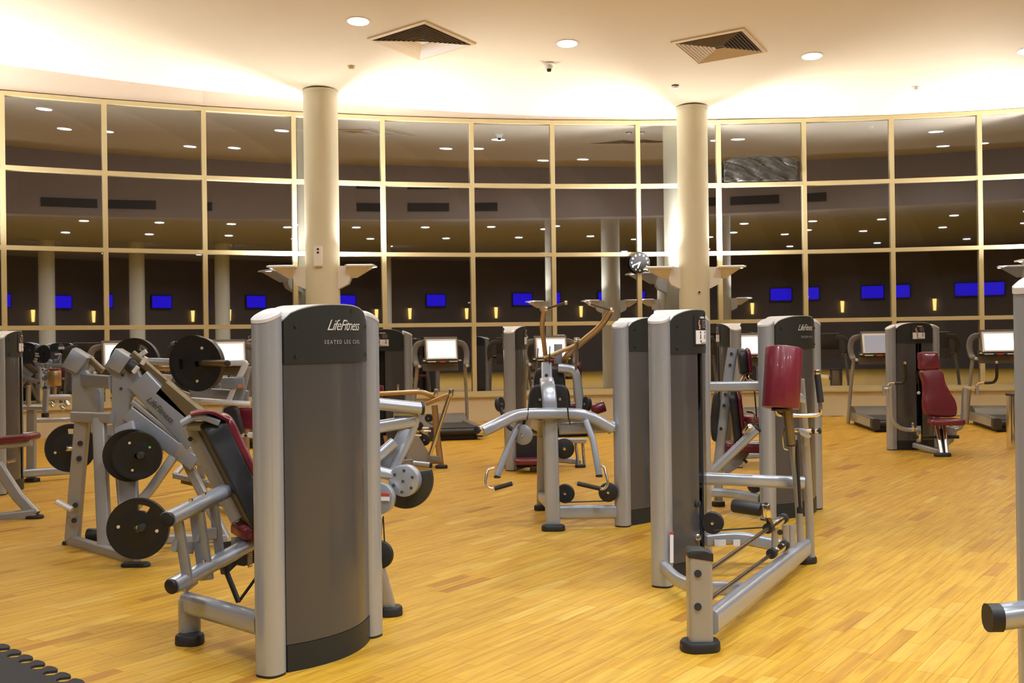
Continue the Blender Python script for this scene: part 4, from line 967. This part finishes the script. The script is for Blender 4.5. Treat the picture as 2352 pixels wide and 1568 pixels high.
MB().bar([at(872, 1040, 13.1), at(872, 1066, 13.15)], .08, .08, .02, up=(0, -1, 0)).obj('seat_leg', 'taupe', m)
MB().tube([at(914, 905, 13.3), at(914, 882, 13.3)], .017, 12).obj('handle', 'chrome', m)
MB().bar([at(885, 1000, 13.2), at(893, 1045, 13.2)], .05, .05, .012, up=(0, -1, 0)).obj('seat_frame', 'bronze', m)

m = thing('left_cable_machine', 'dark weight tower machine with silver arms standing at the far left edge', 'gym machine', (-5.4, 11.6, 0))
tower(m, (-5.30, 11.0), (-5.46, 11.74), ('placard', 'logo'), slot=(1, 0))
Y7 = 12.0
foot(74, 1106, .17, .12, .04, m)
MB().bar([at(72, 1098, 12.1), at(73, 935, 12.1)], .10, .07, .018, up=(0, -1, 0)).obj('post', 'taupe', m)
MB().bar([at(38, 1088, 11.9), at(160, 1080, 12.3)], .08, .09, .02).obj('base_rail', 'silver', m)
MB().bar([at(40, 936, Y7), at(102, 936, Y7)], .05, .05, .016).obj('arm', 'silver', m)
MB().tube([at(65, 930, Y7), at(66, 884, Y7)], .026, 14).obj('handle', 'chrome', m)
MB().bar([at(104, 945, Y7-.05), at(106, 893, Y7-.05)], .06, .05, .014, up=(0, -1, 0)).obj('arm_end', 'silver', m)
MB().cyl(at(104, 948, Y7-.05), at(104, 958, Y7-.05), .04, 16, .006).obj('stop', 'black', m)
MB().tube([at(110, 912, 12.2), at(160, 912, 12.4)], .036, 14).obj('cross_tube', 'silver', m)
MB().bar([at(82, 966, 12.2), at(160, 964, 12.4)], .04, .05, .012).obj('rail', 'silver', m)
c = at(127, 868, 12.3); o = MB().cyl(at(126, 886, 12.3), at(126, 850, 12.3), .07, 24, .015).obj('roller_pad', 'bronze', m); MB().cyl(at(126, 850, 12.3), at(126, 846, 12.3), .065, 24, .006).obj('pad_top', 'red', o)
MB().tube([at(126, 888, 12.3), at(124, 915, 12.3)], .025, 10).obj('roller_post', 'bronze', m)
MB().bar([at(40, 1000, 11.9), at(76, 996, 12.0)], .05, .05, .012).obj('lower_arm', 'silver', m)
for q in ((115, 925), (140, 930), (150, 922)): MB().cyl(at(*q, 12.3), at(q[0]+8, q[1]+10, 12.3), .03, 12, .005).obj('chrome_fitting', 'chrome', m)

m = thing('weight_bench', 'low bench with burgundy pad and angled silver legs cut by the left edge', 'bench', (-4.6, 9.5, 0))
YB_ = 9.5
cushion(rounded_poly(.95, .28, .05), at(-35, 1022, 9.6), V((1, -.05, .10)), V((0, 1, 0)), (0, 0, 1), .06, .025).obj('bench_pad', 'red', m)
MB().bar([at(-120, 1034, 9.5), at(72, 1016, 9.5)], .06, .06, .015).obj('seat_rail', 'taupe', m)
MB().bar([at(-8, 1065, 9.5), at(40, 1138, 9.5), at(82, 1183, 9.45)], .10, .06, .018, up=(0, -1, 0)).obj('diagonal_leg', 'taupe', m)
MB().bar([at(-90, 1200, 9.4), at(84, 1180, 9.45)], .08, .10, .02).obj('base_rail', 'taupe', m)
MB().bar([at(-60, 1190, 9.4), at(-60, 1035, 9.5)], .08, .06, .02, up=(0, -1, 0)).obj('leg', 'taupe', m)
MB().tube([at(18, 1060, 9.4), at(36, 1056, 9.4)], .016, 10).obj('pop_pin', 'chrome', m)
foot(78, 1190, .17, .1, .03, m); footat(at(-90, 1200, 9.4), .17, .1, .03, m)

m = thing('row_machine', 'distant silver machine seen between the tower with placard and the red roller tower', 'gym machine', (2.65, 12.8, 0))
tower(m, (2.62, 12.5), (2.62, 13.26), ('logo', 'placard'))
footat((3.2, 12.9), .15, .1, .04, m)
MB().bar([V((2.65, 12.8, .1)), V((3.2, 12.9, .1))], .06, .07, .018).obj('base_rail', 'silver', m)
MB().bar([V((3.2, 12.9, .05)), V((3.15, 12.9, .95))], .08, .06, .018, up=(0, -1, 0)).obj('post', 'taupe', m)
cushion(rounded_poly(.3, .5, .08), V((3.1, 12.86, .62)), (0, 1, 0), (0, 0, 1), (1, 0, .1), .09, .03).obj('back_pad', 'red', m)
cushion(rounded_poly(.36, .36, .08), V((2.95, 12.88, .5)), (1, 0, 0), (0, 1, 0), (0, 0, 1), .08, .03).obj('seat', 'red', m)

# ------------------------------------------------------------------ 8. tower at the right edge
m = thing('right_edge_machine', 'grey machine cut by the right edge, with a rounded silver bar capped in black', 'gym machine', (1.6, 2.7, 0))
TL = (1.298, 2.60); TR = (1.298+.76*.97, 2.60+.76*.24)
tower(m, TL, TR, ('logo', 'placard'))
a, b = at(2285, 1418, 2.55), V((1.7, 2.75, at(2285, 1418, 2.55).z))
MB().bar([a, V((1.42, 2.62, a.z+.01))], .06, .062, .025).obj('cross_tube', 'silver', m)
MB().bar([a-V((.018, 0, 0)), a+V((.012, 0, 0))], .064, .066, .026).obj('end_cap', 'black', m)

# ------------------------------------------------------------------ 9. plate-loaded leg press at the left
m = thing('leg_press', 'grey plate-loaded leg press with sloping rails and black plates on its pegs', 'gym machine', (-2.9, 7.8, 0))
def Yp(px): return 8.22-(px-165)*.00585
MB().bar([at(160, 1240, 8.18), at(312, 1288, 7.42)], .07, .085, .018).obj('base_rail', 'taupe', m)
foot(163, 1249, .13, .09, .025, m); foot(312, 1300, .2, .1, .025, m)
MB().bar([at(167, 1238, 8.15), at(178, 1100, 8.12), at(190, 965, 8.1)], .108, .07, .014, up=(0, -1, 0)).obj('perforated_post', 'taupe', m)
for q in ((184, 1018), (181, 1053), (173, 1160), (170, 1195)): MB().cyl(at(*q, 8.075), at(*q, 8.06), .02, 14).obj('post_hole', 'black', m)
MB().bar([at(241, 1252, 7.82), at(234, 1100, 7.9), at(228, 960, 8.0)], .095, .07, .014, up=(0, -1, 0)).obj('post', 'taupe', m)
MB().bar([at(168, 957, 8.1), at(258, 960, 7.95)], .06, .08, .014).obj('cross_rail', 'taupe', m)
MB().bar([at(190, 872, 8.6), at(258, 878, 8.0)], .06, .10, .012).obj('cross_box', 'bluegrey', m)
MB().prism([at(165, 860, 8.55), at(142, 842, 8.55), at(170, 798, 8.55), at(205, 822, 8.55), at(196, 850, 8.55), at(232, 900, 8.55), at(232, 948, 8.55), at(165, 948, 8.55)], (0, .07, 0), .006).obj('gusset', 'bluegrey', m)
MB().prism([at(256, 862, 7.98), at(238, 842, 7.98), at(268, 800, 7.98), at(306, 820, 7.98), at(312, 846, 7.98), at(330, 880, 7.98), at(345, 905, 7.98), at(300, 912, 7.98), at(296, 935, 7.98), at(300, 975, 7.98), at(300, 1000, 7.98), at(262, 1000, 7.98), at(256, 960, 7.98)], (0, .07, 0), .006).obj('gusset', 'bluegrey', m)
for x0, y0, Y in ((155, 822, 8.5), (254, 822, 7.93)):
    MB().prism([at(x0-14, y0+18, Y), at(x0+10, y0-22, Y), at(x0+46, y0+0, Y), at(x0+20, y0+36, Y)], (0, .16, 0), .006).obj('rail_head', 'bluegrey', m)
Yr = 7.98
MB().bar([at(320, 872, Yr), at(452, 1012, Yr)], .08, .19, .014, up=(1, 0, 1)).obj('sled_beam', 'bluegrey', m)
MB().bar([at(306, 922, Yr), at(425, 1018, Yr)], .07, .035, .008, up=(1, 0, 1)).obj('sled_bar', 'taupe', m)
MB().bar([at(296, 948, Yr), at(450, 1064, Yr)], .07, .12, .012, up=(1, 0, 1)).obj('sled_beam', 'bluegrey', m)
MB().bar([at(286, 985, Yr), at(330, 1016, Yr)], .07, .06, .012, up=(1, 0, 1)).obj('sled_bar', 'bluegrey', m)
MB().bar([at(410, 1030, Yr), at(500, 1068, 8.0)], .08, .12, .014, up=(1, 0, 1)).obj('lower_frame', 'taupe', m)
MB().bar([at(303, 812, 8.0), at(388, 884, 8.02), at(500, 985, 8.05)], .05, .06, .012, up=(1, 0, 1)).obj('slide_rail', 'gold', m)
MB().bar([at(204, 822, 8.6), at(236, 852, 8.6)], .05, .05, .012, up=(1, 0, 1)).obj('slide_rail', 'gold', m)
MB().bar([at(375, 890, 8.0), at(490, 985, 8.0)], .12, .13, .012, up=(1, 0, 1)).obj('carriage', 'gold', m)
MB().cyl(at(297, 835, 7.94), at(310, 848, 7.94), .05, 18, .008).obj('rubber_stop', 'black', m)
MB().prism([at(336, 884, 7.95), at(352, 882, 7.95), at(384, 905, 7.95), at(372, 912, 7.95)], (0, .05, 0), .003).obj('rubber_stop', 'black', m)
for A, B in (((306, 855), (317, 842)), ((326, 836), (336, 820))): MB().tube([at(*A, 7.9), at(*B, 7.9)], .018, 12).obj('lock_pin', 'silver_light', m)
bolts([at(q[0], q[1], 7.975) for q in ((281, 861), (278, 892), (318, 892), (270, 838))], (0, -1, 0), .011, 'ink', m)
vs, fs = text_mesh('LifeFitness', .085, .3, .001, .95)
A, B = at(341, 912, 7.925), at(399, 966, 7.925); dx = (B-A).normalized(); dn = V((0, 1, 0)).cross(dx); dn = dn if dn.z > 0 else -dn
w0 = max(v.x for v in vs); k = (B-A).length/w0
MB().add([A+dx*(v.x*k)+dn*(v.y*k)-dn*.03 for v in vs], fs).obj('lettering', 'ink', m, flat=True)
MB().bar([at(412, 1030, 8.0), at(345, 1125, 7.9), at(310, 1165, 7.85)], .065, .07, .014, up=(0, -1, 0)).obj('diagonal_brace', 'taupe', m)
MB().bar([at(290, 985, 7.95), at(298, 1150, 7.85)], .13, .06, .014, up=(0, -1, 0)).obj('peg_plate', 'bluegrey', m)
MB().bar([at(286, 978, 7.95), at(290, 1000, 7.9)], .16, .05, .014, up=(0, -1, 0)).obj('peg_plate', 'silver', m)
MB().bar([at(270, 1000, 8.0), at(292, 1262, 7.75)], .07, .06, .014, up=(0, -1, 0)).obj('leg', 'taupe', m)
MB().bar([at(430, 1062, 8.05), at(520, 1240, 8.0), ], .07, .07, .014, up=(0, -1, 0)).obj('rear_leg', 'taupe', m)
MB().bar([at(240, 1240, 7.85), at(520, 1235, 8.0)], .07, .07, .016).obj('base_rail', 'taupe', m)
footat(at(520, 1240, 8.0), .16, .1, .025, m)
MB().tube([at(130, 1151, 8.0), at(165, 1170, 8.0)], .022, 12).obj('safety_handle', 'silver_light', m)
for c_, l_ in (((322, 1046, 7.6), .32), ((323, 1213, 7.16), .42)):
    MB().cyl(at(*c_), at(*c_)+V((-.06, l_*1.1, 0)), .026, 18, .004).obj('plate_peg', 'darkcam', m)
MB().cyl(at(150, 1030, 8.4), at(185, 1030, 8.5), .024, 14, .004).obj('plate_peg', 'chrome', m)
weight_plate(at(316, 1046, 7.68), (-.18, .98, 0), .172, 'smaller black weight plate with a green dot, outermost on the leg press upper peg', .05, (), (118, 252), dot=(34, .62))
weight_plate(at(300, 1045, 7.78), (-.18, .98, 0), .190, 'larger black weight plate behind the green-dotted one on the leg press', .07)
weight_plate(at(318, 1213, 7.25), (-.10, .99, 0), .206, 'big black weight plate low on the leg press, floor showing through its handle slot', .05, (76,), (172, -8))
weight_plate(at(162, 1028, 8.45), (-.45, .9, 0), .19, 'black weight plate half hidden behind the perforated post', .05, (78,), (195,))
MB().cyl(at(200, 1228, 8.1), at(228, 1228, 8.1), .05, 20, .01).obj('floor_stop', 'black', m)

# ------------------------------------------------------------------ 10. plate-loaded bench press behind it
m = thing('plate_loaded_bench', 'silver plate-loaded bench machine behind the leg press, with a big plate on its bar', 'gym machine', (-2.9, 9.4, 0))
YQ = 9.3
MB().tube([at(318, 829, YQ), at(402, 832, YQ)], .033, 16).obj('load_bar', 'silver', m)
MB().tube([at(336, 845, YQ+.1), at(402, 846, YQ+.1)], .022, 12).obj('lower_bar', 'bronze', m)
MB().tube([at(455, 833, 9.0), at(522, 834, 8.55)], .026, 16).obj('load_horn', 'gold', m)
dcap(at(522, 834, 8.55), V((.3, -.9, 0)), .026, m)
MB().bar([at(320, 818, YQ), at(336, 806, YQ)], .04, .04, .01).obj('bar_end', 'silver_light', m)
MB().bar([at(520, 834, YQ), at(566, 832, YQ), at(552, 862, YQ), at(546, 872, YQ)], .05, .045, .01, bend=.03, up=(0, -1, 0)).obj('arm_link', 'silver_light', m)
MB().bar([at(510, 880, YQ), at(560, 878, YQ)], .07, .10, .012).obj('arm_block', 'bluegrey', m)
MB().cyl(at(552, 886, YQ-.06), at(552, 886, YQ-.075), .017, 12).obj('round_sticker', 'orange', m)
MB().bar([at(538, 890, YQ), at(508, 962, YQ)], .045, .04, .01, up=(0, -1, 0)).obj('strut', 'silver_light', m)
MB().bar([at(566, 840, YQ+.1), at(545, 930, YQ+.1)], .09, .05, .012, up=(0, -1, 0)).obj('upright', 'bluegrey', m)
MB().bar([at(350, 862, YQ), at(392, 864, YQ), at(384, 884, YQ), at(366, 876, YQ)], .045, .04, .01, up=(0, -1, 0)).obj('left_bracket', 'silver_light', m)
MB().bar([at(380, 890, YQ), at(434, 910, YQ)], .05, .06, .012).obj('cross_plate', 'taupe', m)
MB().tube([at(430, 918, YQ-.1), at(575, 928, YQ-.05)], .026, 14).obj('long_tube', 'silver_light', m)
MB().bar([at(440, 905, YQ+.15), at(570, 912, YQ+.15)], .06, .12, .012).obj('rear_beam', 'bluegrey', m)
cushion(rounded_poly(.13, .26, .04), at(540, 965, YQ), (1, 0, .2), (-.25, 0, 1), (0, -1, 0), .08, .025).obj('side_cushion', 'vinyl', m)
cushion(rounded_poly(.2, .2, .04), at(572, 960, YQ+.2), (1, 0, 0), (0, 0, 1), (0, -1, 0), .1, .03).obj('back_pad', 'red', m)
MB().bar([at(522, 996, YQ), at(600, 1000, YQ)], .05, .05, .012).obj('seat_rail', 'silver_light', m)
MB().bar([at(566, 985, YQ), at(566, 1065, YQ)], .05, .05, .012, up=(0, -1, 0)).obj('seat_post', 'bronze', m)
MB().bar([at(566, 1085, YQ), at(566, 1170, YQ)], .08, .07, .015, up=(0, -1, 0)).obj('leg', 'taupe', m)
footat(at(566, 1190, YQ), .2, .12, .03, m)
MB().bar([V((at(566, 1170, YQ).x, YQ, .07)), V((-2.9, 10.1, .07))], .07, .07, .016).obj('base_rail', 'taupe', m)
MB().bar([V((-2.95, 10.1, .03)), at(455, 912, YQ+.4)], .07, .07, .016).obj('rear_upright', 'taupe', m)
footat((-2.93, 10.1), .18, .12, .03, m)
fp = MB().bar([at(400, 1092, 10.0), at(474, 1108, 9.9)], .05, .05, .012).obj('foot_rest', 'bluegrey', m)
MB().bar([at(402, 1090, 10.0), at(418, 1072, 10.2)], .05, .04, .01).obj('foot_rest', 'silver', m)
MB().bar([at(418, 1104, 10.0), at(474, 1116, 9.9)], .03, .05, .01).obj('foot_rest', 'steel', m)
MB().bar([at(474, 1110, 9.9), at(566, 1140, YQ)], .05, .05, .012).obj('foot_rest_arm', 'taupe', m)
weight_plate(at(458, 836, 8.95), (.28, .95, 0), .228, 'big black weight plate with a bright slot at left, high above the burgundy backrest', .06, (180,), (72, 268))
weight_plate(at(447, 832, 9.15), (.28, .95, 0), .232, 'black weight plate directly behind the high one, only its left rim showing', .06, (180,))
weight_plate(at(310, 836, 9.45), (.1, .98, 0), .232, 'black weight plate arching above the near rail head of the leg press', .05, (60,))

# ------------------------------------------------------------------ 11. treadmills along the window
def make_treadmill(screen, label):
    t = thing('treadmill', label, 'treadmill', (0, 0, 0), 'treadmills in a row along the window')
    MB().prism([V((-.42, -.80, .07)), V((-.42, .85, .07)), V((-.42, .85, .22)), V((-.42, -.80, .20))], (.10, 0, 0), .008).obj('side_skirt', 'silver', t)
    MB().prism([V((.32, -.80, .07)), V((.32, .85, .07)), V((.32, .85, .22)), V((.32, -.80, .20))], (.10, 0, 0), .008).obj('side_skirt', 'silver', t)
    MB().box((0, .0, .165), .64, 1.62, .05).obj('running_belt', 'dark', t)
    for s in (-1, 1): MB().bar([V((s*.37, -.78, .205)), V((s*.37, .5, .215))], .10, .012, .004).obj('foot_rail', 'footpad', t)
    for s in (-1, 1): MB().bar([V((s*.37, -.94, .13)), V((s*.37, -.78, .13))], .12, .17, .03).obj('end_cap', 'dark', t)
    MB().cyl(V((-.31, -.86, .13)), V((.31, -.86, .13)), .05, 20).obj('rear_roller', 'black', t)
    MB().loft([[V((x, y, z)) for y, z in ((.35, .19), (.45, .27), (.62, .32), (.85, .31), (.95, .22), (.95, .06), (.35, .06))] for x in (-.40, -.38, .38, .40)]).obj('motor_hood', 'footpad', t)
    MB().box((0, 0, .06), .70, 1.6, .10).obj('underframe', 'black', t)
    for s in (-1, 1):
        for y in (-.7, .7): MB().cyl(V((s*.3, y, 0)), V((s*.3, y, .06)), .035, 14).obj('leveller', 'black', t)
        MB().bar([V((s*.47, .72, .02)), V((s*.44, .64, .6)), V((s*.40, .52, 1.16))], .10, .05, .02, bend=.3, up=(1, 0, 0)).obj('upright', 'bronze' if s > 9 else 'taupe', t)
        MB().sweep(fillet([V((s*.40, .30, 1.13)), V((s*.42, .52, 1.13)), V((s*.45, .58, 1.34)), V((s*.40, .60, 1.50)), V((s*.20, .62, 1.52))], .14), rrect(.05, .10, .02), up=(0, 1, 0)).obj('console_arm', 'footpad', t)
        MB().cyl(V((s*.40, .31, 1.13)), V((s*.40, .27, 1.12)), .024, 14, .005).obj('rail_tip', 'silver_light', t)
        MB().cyl(V((s*.30, .42, 1.20)), V((s*.30, .40, 1.20)), .026, 14, .004).obj('knob', 'yellow', t)
    tl = V((0, .24, 1)).normalized(); fr = V((0, -1, .24)).normalized()
    MB().box(V((0, .52, 1.40)), .56, .05, .42, (1, 0, 0), fr, tl).obj('console_back', 'footpad', t)
    sc = MB().bar([V((0, .48, 1.40))-tl*.17, V((0, .48, 1.40))+tl*.17], .52, .05, .02, up=(0, -1, 0)).obj('console_frame', 'white', t)
    MB().box(V((0, .453, 1.402)), .46, .006, .28, (1, 0, 0), fr, tl).obj('screen', screen, sc, flat=True)
    cb = MB().bar([V((-.33, .40, 1.19)), V((.33, .40, 1.19))], .06, .045, .015).obj('crossbar', 'black', t)
    MB().box((0, .366, 1.20), .09, .01, .03).obj('stop_button', 'labelred', cb, flat=True)
    for s in (-1, 1): MB().box((s*.18, .366, 1.20), .14, .01, .02).obj('heart_pad', 'silver_light', cb, flat=True)
    MB().box((0, .60, 1.15), .60, .04, .22).obj('lower_panel', 'footpad', t)
    return t
TM = [(-.441, 'w', 'treadmill at the far left whose lit screen shows above the leg press rail heads'), (-.372, 'w', 'treadmill left of the near tower, screen edge showing beside the high plate'),
      (-.221, 'w', 'treadmill with warm lit screen just right of the near tower'), (-.139, 'w', 'treadmill directly behind the overhead arms painted with a brass reflection'),
      (.011, 'w', 'treadmill mostly hidden behind the lettered tower of the press machine'), (.1067, 'g', 'treadmill with grey screen left of the burgundy chest press'), (.192, 'w', 'treadmill with white lit screen right of the burgundy chest press')]
proto = {}
for a, s, l in TM:
    loc = wp(a, 0, 22.35)
    if s not in proto: proto[s] = make_treadmill('screenw' if s == 'w' else 'screeng', l); o = proto[s]; o.location = loc; o.rotation_euler = (0, 0, -a)
    else: dup(proto[s], loc, -a, l)

# ------------------------------------------------------------------ 12. bin, mat
c = ground(2340, 1037); c = V((6.78, 14.3, 0))
o = thing('waste_bin', 'tall polished cylindrical bin at the right edge beside the chest press', 'bin', c)
MB().tube2([(c, .155), (c+V((0, 0, .70)), .155)], 36).obj('body', 'chrome', o)
MB().tube2([(c+V((0, 0, .70)), .16), (c+V((0, 0, .715)), .163), (c+V((0, 0, .73)), .155), (c+V((0, 0, .73)), .11)], 36).obj('rim', 'black', o)
A, B = ground(-20, 1484), ground(160, 1572); e = (B-A).normalized(); nn = V((e.y, -e.x, 0)); nn = nn if nn.y < 0 else -nn
pts = []; n_t = 7; Lm = (B-A).length*1.35; step = Lm/n_t/1.0
x = -.25
while x < Lm:
    base = A+e*x
    for u, v in ((0, .03), (.02, .0), (.00, -.035), (.03, -.05), (.075, -.05), (.105, -.035), (.085, 0), (.105, .03)):
        pts.append(base+e*u-nn*(-v))
    x += .14
P0, P1 = pts[0], pts[-1]
poly = smooth_outline(pts, 2)[:-2] + [P1-nn*-1.6, P0-nn*-1.6]
mm = MB().prism(poly, (0, 0, .012)).obj('exercise_mat', 'mat', None)
tag(mm, 'dark rubber mat with jigsaw edge in the bottom left corner', 'mat')
